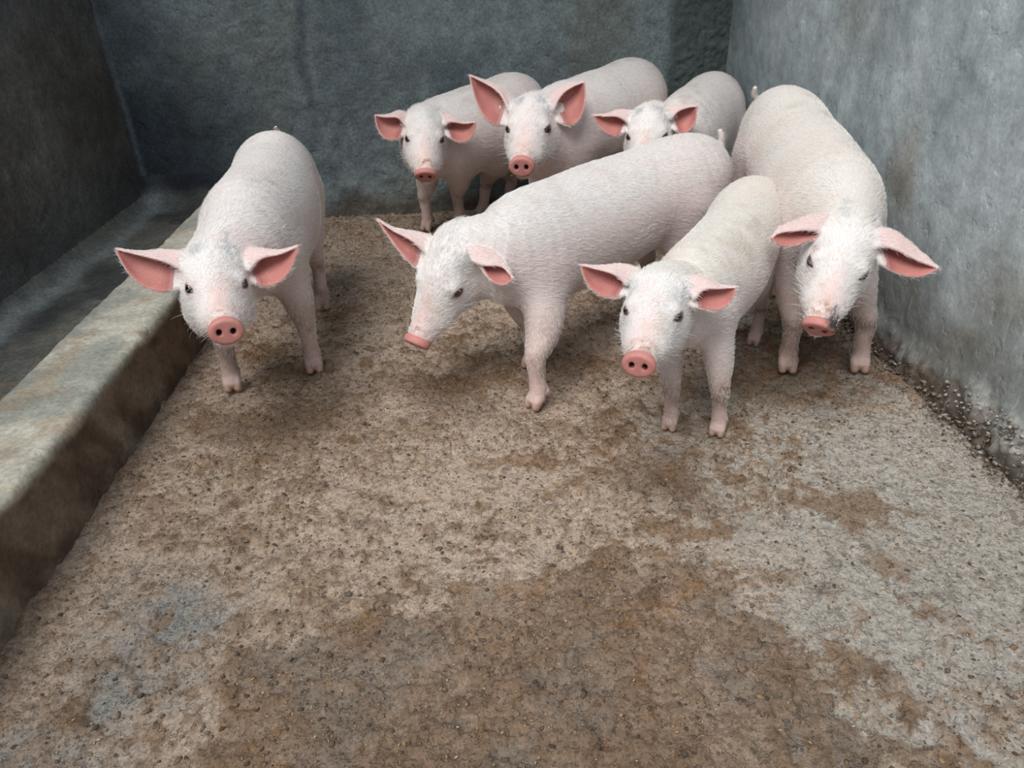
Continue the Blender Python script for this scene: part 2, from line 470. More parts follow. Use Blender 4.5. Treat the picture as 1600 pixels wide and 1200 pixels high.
def col_right(P):
    Q = P[:, [1, 2]]; n1 = fbm(Q, 2.0, 5, 81); n2 = fbm(Q * [1, .5], 7, 4, 83); n3 = fbm(Q, 28, 3, 87)
    c = np.tile(lin(178, 186, 187), (len(P), 1))
    c = mix(c, lin(136, 147, 151), sstep(.42, .68, n1) * .75)
    c = mix(c, lin(190, 198, 200), sstep(.52, .75, n2) * .5)
    wn_ = P[:, 1:3] + np.c_[fbm(Q, 6, 3, 91) - .5, fbm(Q, 6, 3, 93) - .5] * .18
    st = 0
    for cy, cz, ry, rz, w in ((1.90, .47, .05, .11, .8), (1.43, .30, .07, .09, .6), (1.5, .13, .14, .07, .7), (1.20, .16, .1, .06, .8), (2.3, .80, .12, .10, .4), (1.2, .75, .03, .10, .6), (1.75, .2, .06, .07, .4)):
        st = np.maximum(st, w * np.exp(-(((wn_[:, 0] - cy) / ry) ** 2 + ((wn_[:, 1] - cz) / rz) ** 2)))
    c = mix(c, lin(128, 112, 88), st * .8)
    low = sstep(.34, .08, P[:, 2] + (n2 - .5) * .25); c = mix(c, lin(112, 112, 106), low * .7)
    base = sstep(.10, .03, P[:, 2] + (n2 - .5) * .08); c = mix(c, lin(104, 90, 76), base * .9); c = mix(c, lin(70, 60, 52), base * sstep(.5, .62, n3) * .7)
    wh = np.exp(-(((P[:, 1] - 1.30 + (n1 - .5) * .1) / .13) ** 2 + ((P[:, 2] - .075) / .035) ** 2)); c = mix(c, lin(176, 172, 165), np.clip(wh * 1.3, 0, 1) * sstep(.35, .6, n3) * .7)
    far = sstep(2.2, 3.2, P[:, 1]); c = mix(c, lin(124, 136, 138), far * .4)
    return c * (.88 + .24 * n3)[:, None]


def disp_right(P):
    Q = P[:, [1, 2]]
    rb = sstep(.13, .02, P[:, 2] + (fbm(Q, 9, 3, 95) - .5) * .10)
    d = (fbm(Q, 2.5, 3, 97) - .5) * .016 + (fbm(Q, 30, 3, 99) - .5) * .004
    d += rb * (.018 + (fbm(Q, 38, 4, 101, .65) - .35) * .045)
    wh = np.exp(-(((P[:, 1] - 1.28) / .14) ** 2 + ((P[:, 2] - .075) / .04) ** 2)); d += np.clip(wh, 0, 1) * (.008 + (fbm(Q, 60, 3, 103, .7) - .4) * .05)
    return d


def col_left(P):
    Q = P[:, [1, 2]]; n1 = fbm(Q, 2.5, 5, 111); n2 = fbm(Q * [1, .6], 7, 4, 113); n3 = fbm(Q, 28, 3, 117)
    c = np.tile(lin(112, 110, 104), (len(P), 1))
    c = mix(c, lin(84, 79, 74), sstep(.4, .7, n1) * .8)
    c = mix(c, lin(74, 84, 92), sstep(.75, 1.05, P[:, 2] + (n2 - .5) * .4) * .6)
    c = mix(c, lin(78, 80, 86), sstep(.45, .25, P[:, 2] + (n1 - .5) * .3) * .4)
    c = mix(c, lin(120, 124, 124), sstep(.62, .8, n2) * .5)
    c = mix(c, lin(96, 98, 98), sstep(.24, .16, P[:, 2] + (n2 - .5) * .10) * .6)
    return c * (.86 + .28 * n3)[:, None]


def disp_left(P):
    Q = P[:, [1, 2]]
    return (fbm(Q, 3, 4, 121) - .5) * .02 * sstep(.12, .5, P[:, 2]) + (fbm(Q * [1, 1.5], 28, 3, 123) - .5) * .009 * sstep(.15, .3, P[:, 2]) - sstep(.06, .0, np.abs(vnoise(Q, 9, 125) - .5)) * .0015


M_B = mat_concrete('rough cement render', .72, 1.28, .85, 0, .006)
M_R = mat_concrete('smooth cement skim', .86, 1.14, .62, .34, .003, .5)
M_L = mat_concrete('dark rough cement render', .7, 1.3, .8, 0, .006)
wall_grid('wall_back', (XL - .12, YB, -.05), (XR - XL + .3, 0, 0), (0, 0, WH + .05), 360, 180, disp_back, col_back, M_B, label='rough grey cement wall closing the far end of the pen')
wall_grid('wall_right', (XR + .035, YB + .02, -.05), (0, YN - YB - .02, 0), (0, 0, WH + .05), 470, 180, disp_right, col_right, M_R, label='smooth blue-grey cement wall with scratches and brown stains')
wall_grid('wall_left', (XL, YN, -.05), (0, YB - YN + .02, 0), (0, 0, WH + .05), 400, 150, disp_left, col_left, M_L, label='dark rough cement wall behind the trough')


def swept(name, prof, y0, y1, ny, colf, dispf, mat, **props):
    """profile in x,z swept along y; closed solid"""
    prof = np.array(prof, float); L = np.r_[0, np.cumsum(np.hypot(*np.diff(prof, axis=0).T))]
    n = int(L[-1] / .006); t = np.linspace(0, L[-1], n)
    pr = np.c_[np.interp(t, L, prof[:, 0]), np.interp(t, L, prof[:, 1])]
    for _ in range(4):
        pr[1:-1] = .5 * pr[1:-1] + .25 * (pr[:-2] + pr[2:])
    y = np.linspace(y0, y1, ny)
    T = np.gradient(pr, axis=0); T /= np.linalg.norm(T, axis=1)[:, None]; N = np.c_[T[:, 1], -T[:, 0]]
    P = np.stack([np.repeat(pr[:, 0], ny), np.tile(y, n), np.repeat(pr[:, 1], ny)], 1)
    N3 = np.stack([np.repeat(N[:, 0], ny), np.zeros(n * ny), np.repeat(N[:, 1], ny)], 1)
    P2 = P + N3 * dispf(P)[:, None]
    me = make_mesh(name, P2, grid_faces(n, ny), col=colf(P), mat=mat)
    return link(name, me, kind='structure', **props)


def col_curb(P):
    Q = P[:, [0, 1]] + P[:, [2, 2]] * .7; n1 = fbm(Q, 5, 5, 131); n2 = fbm(Q, 14, 4, 133); n3 = fbm(Q, 40, 3, 137)
    c = np.tile(lin(198, 192, 177), (len(P), 1))
    c = mix(c, lin(158, 160, 149), sstep(.45, .6, n1) * .8)
    c = mix(c, lin(176, 156, 132), sstep(.50, .66, n2) * .6)
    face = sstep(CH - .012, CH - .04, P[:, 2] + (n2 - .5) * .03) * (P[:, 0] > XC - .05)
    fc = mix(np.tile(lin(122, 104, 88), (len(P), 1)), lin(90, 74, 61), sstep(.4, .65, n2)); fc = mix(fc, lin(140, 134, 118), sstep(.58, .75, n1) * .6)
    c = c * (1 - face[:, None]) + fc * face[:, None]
    return c * (.85 + .3 * n3)[:, None]


def disp_curb(P):
    Q = P[:, [0, 1]] + P[:, [2, 2]] * .7
    return (fbm(Q, 4, 3, 141) - .5) * .014 + (fbm(Q, 35, 3, 143) - .5) * .005


r_ = .018
prof = [(XC + .004, -.03), (XC, 0), (XC - .004, CH - r_), (XC - .008, CH - r_ * .35), (XC - r_, CH), (XC - CW + r_, CH - .003), (XC - CW + .004, CH - r_ * .4), (XC - CW - .005, CH - r_), (XC - CW - .02, TZ), (XC - CW - .02, TZ - .06)]
M_C = mat_concrete('worn cement curb', .78, 1.22, .8, 0, .005)
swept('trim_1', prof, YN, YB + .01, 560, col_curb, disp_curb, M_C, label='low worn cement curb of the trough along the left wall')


def build_trough():
    nx, ny = 80, 520
    x = np.linspace(XL - .02, XC - CW + .01, nx); y = np.linspace(YN, YB + .03, ny)
    X, Y = np.meshgrid(x, y, indexing='ij'); P = np.c_[X.ravel(), Y.ravel()]
    def cove(d, r):
        d = np.clip(d, 0, r); return r - np.sqrt(np.maximum(r * r - (r - d) ** 2, 0))
    n1 = fbm(P, 5, 4, 151); n2 = fbm(P, 16, 4, 153); n3 = fbm(P, 45, 3, 157)
    dl = P[:, 0] - XL; db = YB - P[:, 1]
    z = TZ + np.maximum(cove(dl + .012, .10), cove(db, .14)) + (n2 - .5) * .012 * sstep(0, .08, dl) + (n3 - .5) * .004
    c = np.tile(lin(122, 120, 112), (len(P), 1))
    c = mix(c, lin(76, 77, 76), sstep(.4, .62, n1) * .8)
    c = mix(c, lin(146, 124, 100), sstep(.52, .7, n2) * sstep(2.3, 1.6, P[:, 1]) * .7)
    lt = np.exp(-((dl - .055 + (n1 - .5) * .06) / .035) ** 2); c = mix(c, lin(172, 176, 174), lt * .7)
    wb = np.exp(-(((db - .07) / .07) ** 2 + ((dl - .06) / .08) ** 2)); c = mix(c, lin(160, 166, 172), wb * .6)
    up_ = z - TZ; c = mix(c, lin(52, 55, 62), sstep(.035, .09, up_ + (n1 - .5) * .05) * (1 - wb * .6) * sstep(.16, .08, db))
    c = c * (.82 + .36 * n3)[:, None]
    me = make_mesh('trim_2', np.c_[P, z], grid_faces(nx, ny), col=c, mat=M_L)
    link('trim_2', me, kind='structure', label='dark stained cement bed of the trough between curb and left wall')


build_trough()


def build_shade_roof():
    # unseen corrugated sheet roof, added to shade the far end; near side open
    n = 400; x = np.linspace(XL - .2, XR + .3, n); prof_ = .018 * np.sin((x - x[0]) * 2 * np.pi / .076)
    V = []
    for y, z0 in ((2.35, 2.30), (YB + .25, 2.42)):
        for th in (0, .004):
            V.append(np.c_[x, np.full(n, y), z0 + prof_ + th])
    V = np.vstack(V); i = np.arange(n - 1); q = lambda a, b: np.c_[a * n + i, a * n + i + 1, b * n + i + 1, b * n + i]
    F = np.vstack([q(0, 2), q(3, 1), q(1, 0), q(2, 3)])
    me = make_mesh('shade_roof', V, F, col=np.tile(lin(150, 154, 156), (len(V), 1)), mat=M_L)
    link('shade_roof', me, kind='structure', label='unseen corrugated sheet roof added to shade the far end of the pen')


build_shade_roof()
HEADS = {
 'A': {"head":[-0.5853,1.6352,0.3799,-1.2124,0.1535,-0.0896],"hs":0.97,"ear_R":[[[-0.6576,1.6841,0.4416],[-0.6844,1.6892,0.4443],[-0.7112,1.6936,0.4459],[-0.7367,1.6928,0.4462],[-0.762,1.6921,0.4469],[-0.7833,1.6855,0.4531],[-0.8043,1.6797,0.4607]],[[-0.6569,1.6549,0.4138],[-0.6792,1.6581,0.4254],[-0.702,1.6604,0.4354],[-0.7278,1.6663,0.4417],[-0.754,1.6719,0.4472],[-0.7792,1.6757,0.4538],[-0.8043,1.6797,0.4607]],[[-0.6741,1.6431,0.3759],[-0.7026,1.6392,0.3687],[-0.732,1.6422,0.3734],[-0.7591,1.6493,0.3874],[-0.7804,1.6595,0.4075],[-0.7944,1.6692,0.4331],[-0.8043,1.6797,0.4607]]],"ear_L":[[[-0.551,1.7164,0.4161],[-0.5281,1.7217,0.4234],[-0.5049,1.7246,0.4265],[-0.4802,1.7201,0.4245],[-0.4554,1.7155,0.4225],[-0.4288,1.7066,0.4289],[-0.4024,1.6996,0.4384]],[[-0.5209,1.6885,0.393],[-0.5046,1.6918,0.4081],[-0.4859,1.6922,0.4182],[-0.4654,1.6938,0.4208],[-0.4441,1.6953,0.4234],[-0.4231,1.697,0.4301],[-0.4024,1.6996,0.4384]],[[-0.5162,1.6799,0.3626],[-0.4914,1.6734,0.3554],[-0.4661,1.673,0.3588],[-0.4431,1.6772,0.3719],[-0.4254,1.6848,0.3907],[-0.4123,1.6918,0.4139],[-0.4024,1.6996,0.4384]]]},
 'B': {"head":[-0.0809,1.7393,0.3175,-2.2243,-0.5118,-0.1985],"hs":0.925,"ear_R":[[[-0.1031,1.7972,0.4125],[-0.125,1.8031,0.4172],[-0.1471,1.8088,0.4217],[-0.1691,1.8106,0.4267],[-0.1904,1.8128,0.4325],[-0.209,1.8096,0.444],[-0.226,1.8077,0.458]],[[-0.1141,1.7693,0.3849],[-0.1306,1.7746,0.4003],[-0.1485,1.7789,0.4139],[-0.1689,1.7862,0.4232],[-0.1893,1.7937,0.4326],[-0.208,1.8004,0.4448],[-0.226,1.8077,0.458]],[[-0.1315,1.7556,0.3445],[-0.1516,1.7643,0.3598],[-0.1698,1.7736,0.3766],[-0.1855,1.7831,0.3956],[-0.1999,1.793,0.4156],[-0.2131,1.8003,0.4368],[-0.226,1.8077,0.458]]],"ear_L":[[[-0.0098,1.6962,0.4108],[0.0137,1.6972,0.4109],[0.0354,1.6948,0.4046],[0.0552,1.6857,0.3941],[0.0725,1.6752,0.3808],[0.0842,1.6563,0.3673],[0.0901,1.6361,0.3511]],[[0.0019,1.6706,0.3893],[0.0185,1.6621,0.3833],[0.0357,1.656,0.3815],[0.0533,1.6558,0.3808],[0.0694,1.6532,0.3757],[0.0817,1.6455,0.3651],[0.0901,1.6361,0.3511]],[[0.0191,1.6698,0.3743],[0.0272,1.6612,0.3618],[0.0366,1.6531,0.3502],[0.0485,1.6454,0.3414],[0.0627,1.6402,0.3372],[0.0774,1.6364,0.3411],[0.0901,1.6361,0.3511]]]},
 'C': {"head":[0.3513,1.34,0.3853,-1.9608,0.0922,-0.028],"hs":0.84,"ear_R":[[[0.3343,1.4178,0.4431],[0.316,1.4235,0.4482],[0.2973,1.428,0.4511],[0.2774,1.427,0.4511],[0.2573,1.4257,0.4506],[0.2363,1.4197,0.4551],[0.2156,1.4143,0.461]],[[0.3071,1.396,0.4228],[0.2949,1.3995,0.4347],[0.2808,1.4015,0.444],[0.2652,1.4059,0.4486],[0.2488,1.4096,0.4521],[0.2322,1.4119,0.4565],[0.2156,1.4143,0.461]],[[0.2993,1.3918,0.4013],[0.2797,1.3898,0.3977],[0.2602,1.3914,0.4006],[0.2425,1.3957,0.4101],[0.2292,1.4022,0.4238],[0.2209,1.408,0.4418],[0.2156,1.4143,0.461]]],"ear_L":[[[0.421,1.3748,0.4339],[0.4391,1.3773,0.4363],[0.4563,1.3775,0.4349],[0.4708,1.3714,0.4287],[0.4855,1.3648,0.4217],[0.4997,1.3541,0.4211],[0.5147,1.3445,0.4226]],[[0.4336,1.3463,0.4051],[0.4427,1.3481,0.416],[0.4539,1.3473,0.4224],[0.4687,1.3476,0.4224],[0.4843,1.3473,0.4215],[0.4995,1.3459,0.422],[0.5147,1.3445,0.4226]],[[0.4345,1.3442,0.388],[0.4518,1.3399,0.3837],[0.4697,1.3368,0.3813],[0.4867,1.3352,0.3835],[0.501,1.3374,0.3919],[0.5099,1.3402,0.4061],[0.5147,1.3445,0.4226]]]},
 'D': {"head":[0.8122,1.53,0.3862,-2.0807,-0.208,-0.1669],"hs":0.94,"ear_R":[[[0.8144,1.5978,0.4641],[0.7912,1.6061,0.4729],[0.7677,1.6092,0.4726],[0.7416,1.6044,0.4657],[0.7146,1.6,0.4595],[0.6876,1.5873,0.4539],[0.6675,1.5695,0.4399]],[[0.7873,1.5758,0.4459],[0.7658,1.5759,0.4518],[0.7439,1.5741,0.4545],[0.7237,1.5753,0.4529],[0.7033,1.5766,0.4515],[0.6837,1.5748,0.4486],[0.6675,1.5695,0.4399]],[[0.7874,1.5788,0.436],[0.7664,1.5762,0.4315],[0.7455,1.5735,0.4269],[0.7243,1.5698,0.4225],[0.7031,1.5676,0.4205],[0.683,1.5666,0.4265],[0.6675,1.5695,0.4399]]],"ear_L":[[[0.8876,1.5474,0.4465],[0.9154,1.5512,0.4517],[0.9412,1.5476,0.4438],[0.9632,1.5356,0.4283],[0.984,1.5225,0.4109],[0.9997,1.5023,0.3959],[1.0152,1.4823,0.381]],[[0.8882,1.5224,0.4256],[0.9098,1.517,0.4254],[0.9292,1.5081,0.4191],[0.9502,1.5018,0.4078],[0.9719,1.4959,0.3974],[0.9934,1.489,0.3889],[1.0152,1.4823,0.381]],[[0.9011,1.5092,0.3881],[0.919,1.5011,0.3772],[0.9381,1.4942,0.3687],[0.9584,1.4883,0.3639],[0.9792,1.485,0.3636],[0.9974,1.4827,0.3707],[1.0152,1.4823,0.381]]]},
 'E': {"head":[-0.1494,2.8803,0.4381,-1.5387,-0.151,-0.08],"hs":1.04,"ear_R":[[[-0.1987,2.9292,0.5026],[-0.2167,2.9398,0.5156],[-0.2363,2.9466,0.5216],[-0.2579,2.9432,0.5181],[-0.2808,2.9388,0.5125],[-0.3035,2.9284,0.5133],[-0.3265,2.9196,0.5169]],[[-0.2184,2.9045,0.4828],[-0.2304,2.9089,0.498],[-0.2451,2.9105,0.5079],[-0.2645,2.9134,0.5092],[-0.2856,2.9153,0.5087],[-0.3062,2.917,0.512],[-0.3265,2.9196,0.5169]],[[-0.2262,2.8949,0.4483],[-0.2514,2.8879,0.4361],[-0.2776,2.8865,0.4335],[-0.3014,2.8912,0.4439],[-0.3169,2.9012,0.4644],[-0.3241,2.9102,0.49],[-0.3265,2.9196,0.5169]]],"ear_L":[[[-0.0914,2.9452,0.5087],[-0.0671,2.9461,0.5082],[-0.0453,2.9437,0.5016],[-0.0261,2.9333,0.4892],[-0.0061,2.9238,0.4785],[0.0173,2.9098,0.4767],[0.0423,2.8978,0.4789]],[[-0.0698,2.9105,0.4749],[-0.0537,2.91,0.4837],[-0.0361,2.9044,0.4839],[-0.0174,2.9018,0.4787],[0.002,2.9005,0.4759],[0.0221,2.8988,0.4768],[0.0423,2.8978,0.4789]],[[-0.0631,2.8974,0.4356],[-0.0412,2.8877,0.4224],[-0.0169,2.8811,0.415],[0.0073,2.8794,0.4182],[0.026,2.8842,0.4326],[0.0369,2.8902,0.4545],[0.0423,2.8978,0.4789]]]},
 'F': {"head":[0.2202,2.6593,0.4972,-1.7951,-0.0445,-0.007],"hs":1.12,"ear_R":[[[0.169,2.7461,0.5751],[0.1524,2.7607,0.5947],[0.1331,2.7737,0.6114],[0.1089,2.7795,0.624],[0.0826,2.784,0.6342],[0.056,2.7787,0.6455],[0.0296,2.7734,0.6566]],[[0.1572,2.7162,0.5487],[0.1456,2.7264,0.5746],[0.1309,2.7354,0.5983],[0.1098,2.7478,0.6161],[0.084,2.7585,0.6303],[0.0569,2.7661,0.6437],[0.0296,2.7734,0.6566]],[[0.1368,2.7017,0.5032],[0.1016,2.7035,0.5057],[0.0753,2.7144,0.5249],[0.0568,2.7297,0.5547],[0.0444,2.7463,0.5874],[0.0361,2.7598,0.6218],[0.0296,2.7734,0.6566]]],"ear_L":[[[0.2937,2.718,0.578],[0.3111,2.7282,0.5929],[0.33,2.7371,0.6056],[0.3515,2.7384,0.6141],[0.3748,2.7375,0.6191],[0.3971,2.726,0.6234],[0.4193,2.714,0.627]],[[0.3074,2.6843,0.5471],[0.3188,2.6902,0.5675],[0.332,2.6951,0.5864],[0.3502,2.7036,0.6006],[0.3722,2.7099,0.6113],[0.3954,2.7124,0.6198],[0.4193,2.714,0.627]],[[0.3299,2.6704,0.5064],[0.3604,2.6622,0.4969],[0.3879,2.6651,0.5066],[0.4067,2.6761,0.532],[0.4171,2.6903,0.5624],[0.42,2.702,0.5945],[0.4193,2.714,0.627]]]},
 'G': {"head":[0.6126,2.5683,0.4709,-1.8849,-0.0693,0.0277],"hs":1.0,"ear_R":[[[0.5731,2.6456,0.5332],[0.5512,2.6514,0.5373],[0.5295,2.6554,0.5385],[0.5074,2.6517,0.5342],[0.4851,2.6474,0.5289],[0.4607,2.6373,0.5293],[0.436,2.6285,0.5319]],[[0.5574,2.6168,0.5055],[0.5395,2.6198,0.5173],[0.5205,2.621,0.5259],[0.5002,2.6241,0.5276],[0.479,2.6261,0.5273],[0.4575,2.6271,0.5292],[0.436,2.6285,0.5319]],[[0.5397,2.6102,0.4761],[0.5194,2.6052,0.4676],[0.4985,2.6058,0.4689],[0.4785,2.6102,0.4791],[0.4619,2.6173,0.4942],[0.4479,2.6227,0.5125],[0.436,2.6285,0.5319]]],"ear_L":[[[0.6834,2.6118,0.5441],[0.7006,2.6161,0.5492],[0.7181,2.619,0.5517],[0.7349,2.6156,0.5513],[0.7519,2.6117,0.5498],[0.7666,2.5999,0.5506],[0.7811,2.5883,0.5517]],[[0.6931,2.5825,0.5178],[0.7037,2.584,0.5295],[0.7155,2.5845,0.5394],[0.7311,2.5881,0.545],[0.7479,2.5902,0.5482],[0.7645,2.5895,0.5503],[0.7811,2.5883,0.5517]],[[0.7059,2.5718,0.4839],[0.7252,2.5638,0.4734],[0.7456,2.5621,0.4742],[0.7631,2.5661,0.4868],[0.7741,2.5743,0.5062],[0.7789,2.5811,0.5287],[0.7811,2.5883,0.5517]]]}}
# ------------------------------------------------------------------ pigs
def catmull(P, n):
    P = np.asarray(P, float); m = len(P)
    Q = np.vstack([2 * P[0] - P[1], P, 2 * P[-1] - P[-2]])
    t = np.linspace(0, m - 1 - 1e-9, n); i = np.floor(t).astype(int); f = (t - i)[:, None]
    a, b, c, d = Q[i], Q[i + 1], Q[i + 2], Q[i + 3]
    return .5 * ((2 * b) + (c - a) * f + (2 * a - 5 * b + 4 * c - d) * f ** 2 + (3 * b - 3 * c + d - a) * f ** 3)


class Tube:
    """bent round body with an elliptical cross-section: nodes (x,y,z), half width, half height, along a reference up"""
    def __init__(s, nodes_, up, k, n=None, flow=1, cap=.9):
        A = np.array([list(p) + [w, h] for p, w, h in nodes_]); n = n or max(6, (len(A) - 1) * 5)
        B = catmull(A, n); s.C, s.W, s.H = B[:, :3], np.maximum(B[:, 3], .002), np.maximum(B[:, 4], .002)
        T = np.gradient(s.C, axis=0); s.T = T / np.linalg.norm(T, axis=1)[:, None]
        up = np.array(up, float); U = np.tile(up, (n, 1)) if up.ndim == 1 else catmull(up, n)
        U = U - (U * s.T).sum(1)[:, None] * s.T; s.U = U / np.linalg.norm(U, axis=1)[:, None]
        s.S = np.cross(s.U, s.T); s.k, s.flow, s.cap = k, flow, cap
        r = max(s.W.max(), s.H.max()); s.lo, s.hi = s.C.min(0) - r, s.C.max(0) + r

    def near(s, P):
        best = np.full(len(P), 1e9); bi = np.zeros(len(P), int); bt = np.zeros(len(P))
        for i in range(len(s.C) - 1):
            a = s.C[i]; e = s.C[i + 1] - a; L2 = e @ e
            t = np.clip((P - a) @ e / L2, 0, 1); d = P - a - t[:, None] * e; d2 = (d * d).sum(1)
            m = d2 < best; best[m] = d2[m]; bi[m] = i; bt[m] = t[m]
        return bi, bt

    def sdf(s, P):
        out = np.full(len(P), .08)
        for i in range(len(s.C) - 1):
            r = max(s.W[i:i + 2].max(), s.H[i:i + 2].max()) + .05
            lo = np.minimum(s.C[i], s.C[i + 1]) - r; hi = np.maximum(s.C[i], s.C[i + 1]) + r
            j = np.flatnonzero(((P > lo) & (P < hi)).all(1))
            if not len(j):
                continue
            q = P[j] - s.C[i]; e = s.C[i + 1] - s.C[i]
            t = np.clip(q @ e / (e @ e), 0, 1); d = q - t[:, None] * e
            t1 = t[:, None]
            T = e / np.sqrt(e @ e); U = s.U[i] + s.U[i + 1]; U = U - (U @ T) * T; U = U / np.sqrt(U @ U); S = np.cross(U, T)
            w = s.W[i] * (1 - t) + s.W[i + 1] * t; h = s.H[i] * (1 - t) + s.H[i + 1] * t
            a = d @ T; u = d @ S; v = d @ U; r = np.minimum(w, h) * s.cap
            k0 = np.sqrt((u / w) ** 2 + (v / h) ** 2 + (a / r) ** 2) + 1e-9
            k1 = np.sqrt((u / w ** 2) ** 2 + (v / h ** 2) ** 2 + (a / r ** 2) ** 2) + 1e-9
            x = np.where(k0 < 1, (k0 - 1) * np.minimum(w, h), k0 * (k0 - 1) / k1)
            out[j] = np.minimum(out[j], x)
        return out


class Ell:
    def __init__(s, c, r, M, k, flow=0):
        s.c, s.r, s.M, s.k, s.flow = np.array(c, float), np.array(r, float), M, k, flow
        s.lo, s.hi = s.c - s.r.max(), s.c + s.r.max()

    def sdf(s, P):
        q = (P - s.c) @ s.M
        k0 = np.sqrt(((q / s.r) ** 2).sum(1)) + 1e-9; k1 = np.sqrt(((q / s.r ** 2) ** 2).sum(1)) + 1e-9
        return np.where(k0 < 1, (k0 - 1) * s.r.min(), k0 * (k0 - 1) / k1)


class Disc:
    """flat oval plate with a rounded rim, axis = first column of M"""
    def __init__(s, c, ry, rz, th, rnd, M, k):
        s.c, s.ry, s.rz, s.th, s.rnd, s.M, s.k = np.array(c), ry, rz, th, rnd, M, k
        r = max(ry, rz) + rnd; s.lo, s.hi = s.c - r, s.c + r

    def sdf(s, P):
        q = (P - s.c) @ s.M
        rad = np.sqrt((q[:, 1] / s.ry) ** 2 + (q[:, 2] / s.rz) ** 2) - 1
        a = rad * min(s.ry, s.rz) + s.rnd; b = np.abs(q[:, 0]) - s.th + s.rnd
        return np.minimum(np.maximum(a, b), 0) + np.sqrt(np.maximum(a, 0) ** 2 + np.maximum(b, 0) ** 2) - s.rnd


class Ear:
    """curled sheet lofted lead edge -> ridge -> trailing edge"""
    def __init__(s, lead, ridge, trail, hs, back, k):
        lead, ridge, trail = (np.array(a) for a in (lead, ridge, trail))
        nu = 18; L, Rg, Tr = catmull(lead, nu), catmull(ridge, nu), catmull(trail, nu)
        u = np.linspace(0, 1, nu); wd = np.linalg.norm(Tr - Rg, axis=1)
        cup = (wd * .24)[:, None] * back
        mid1 = Rg * .62 + Tr * .38 + cup; mid2 = Rg * .25 + Tr * .75 + cup * .75
        G = np.stack([catmull(np.stack([L[i], Rg[i] + back * .004, mid1[i], mid2[i], Tr[i]]), 15) for i in range(nu)])
        s.G = G; s.nu, s.nv = nu, 15
        V = G.reshape(-1, 3); F = grid_faces(nu, 15)
        s.bvh = BVHTree.FromPolygons([tuple(v) for v in V], [tuple(int(i) for i in f) for f in F])
        s.V, s.F = V, F; s.uf = np.repeat(u[:-1] + .5 / nu, 14)
        s.th = hs * (.0032 + .0035 * (1 - s.uf) ** 2.0)
        # the sheet side that is the hollow of the ear: faces away from 'back' on the broad panel
        a = G[8, 9] - G[6, 9]; b = G[7, 11] - G[7, 8]; n = np.cross(a, b)
        s.sgn = -np.sign(n @ back); s.k = k
        s.lo, s.hi = V.min(0) - .01, V.max(0) + .01

    def query(s, P):
        d = np.full(len(P), .05); side = np.zeros(len(P)); u = np.zeros(len(P))
        fn = s.bvh.find_nearest; uf = s.uf; th = s.th
        for j, p in enumerate(P.tolist()):
            loc, nrm, idx, dist = fn(p, .045)
            if idx is not None:
                d[j] = dist - th[idx]; u[j] = uf[idx]
                side[j] = ((p[0] - loc[0]) * nrm[0] + (p[1] - loc[1]) * nrm[1] + (p[2] - loc[2]) * nrm[2]) / (dist + 1e-6)
        # bvh normals follow the face winding; orient by the stored sign
        return d, side * s.nsgn, u

    def setup(s):
        f = s.F[7 * 14 + 9]; a, b, c = s.V[f[0]], s.V[f[1]], s.V[f[2]]
        n = np.array(s.bvh.find_nearest(tuple(s.V[f].mean(0)))[1])
        s.nsgn = -np.sign(n @ s.back) if abs(n @ s.back) > 1e-6 else 1

    def sdf(s, P):
        return s.query(P)[0]


def smin(a, b, k):
    h = np.clip(.5 + .5 * (b - a) / k, 0, 1)
    return b * (1 - h) + a * h - k * h * (1 - h)


def smax(a, b, k):
    return -smin(-a, -b, k)


def surface_nets(F, o, v):
    ins = F < 0
    A = ins.astype(np.uint8); s = np.zeros(np.array(F.shape) - 1, np.uint8)
    for dx in (0, 1):
        for dy in (0, 1):
            for dz in (0, 1):
                s += A[dx:dx + s.shape[0], dy:dy + s.shape[1], dz:dz + s.shape[2]]
    act = np.argwhere((s > 0) & (s < 8)); idx = np.full(s.shape, -1, np.int32); idx[tuple(act.T)] = np.arange(len(act))
    acc = np.zeros((len(act), 3)); cnt = np.zeros(len(act))
    cor = [(a, b, c) for a in (0, 1) for b in (0, 1) for c in (0, 1)]
    val = {c: F[act[:, 0] + c[0], act[:, 1] + c[1], act[:, 2] + c[2]].astype(float) for c in cor}
    for c in cor:
        for ax in range(3):
            if c[ax] == 0:
                e = list(c); e[ax] = 1; e = tuple(e); a, b = val[c], val[e]
                m = (a < 0) != (b < 0); t = a[m] / (a[m] - b[m]); p = np.tile(np.array(c, float), (m.sum(), 1)); p[:, ax] += t
                acc[m] += p; cnt[m] += 1
    V = (act + acc / cnt[:, None]) * v + o
    quads = []
    for ax in range(3):
        sl0 = [slice(None)] * 3; sl1 = [slice(None)] * 3; sl0[ax] = slice(0, -1); sl1[ax] = slice(1, None)
        a, b = ins[tuple(sl0)], ins[tuple(sl1)]; e = np.argwhere(a != b)
        u_, w_ = [(1, 2), (2, 0), (0, 1)][ax]
        e = e[(e[:, u_] > 0) & (e[:, w_] > 0) & (e[:, u_] < F.shape[u_] - 1) & (e[:, w_] < F.shape[w_] - 1)]
        st = ins[tuple(e.T)]
        def cell(du, dw):
            c = e.copy(); c[:, u_] -= du; c[:, w_] -= dw; return idx[tuple(c.T)]
        q = np.c_[cell(1, 1), cell(0, 1), cell(0, 0), cell(1, 0)]
        q[~st] = q[~st][:, ::-1]; quads.append(q)
    return V, np.vstack(quads)


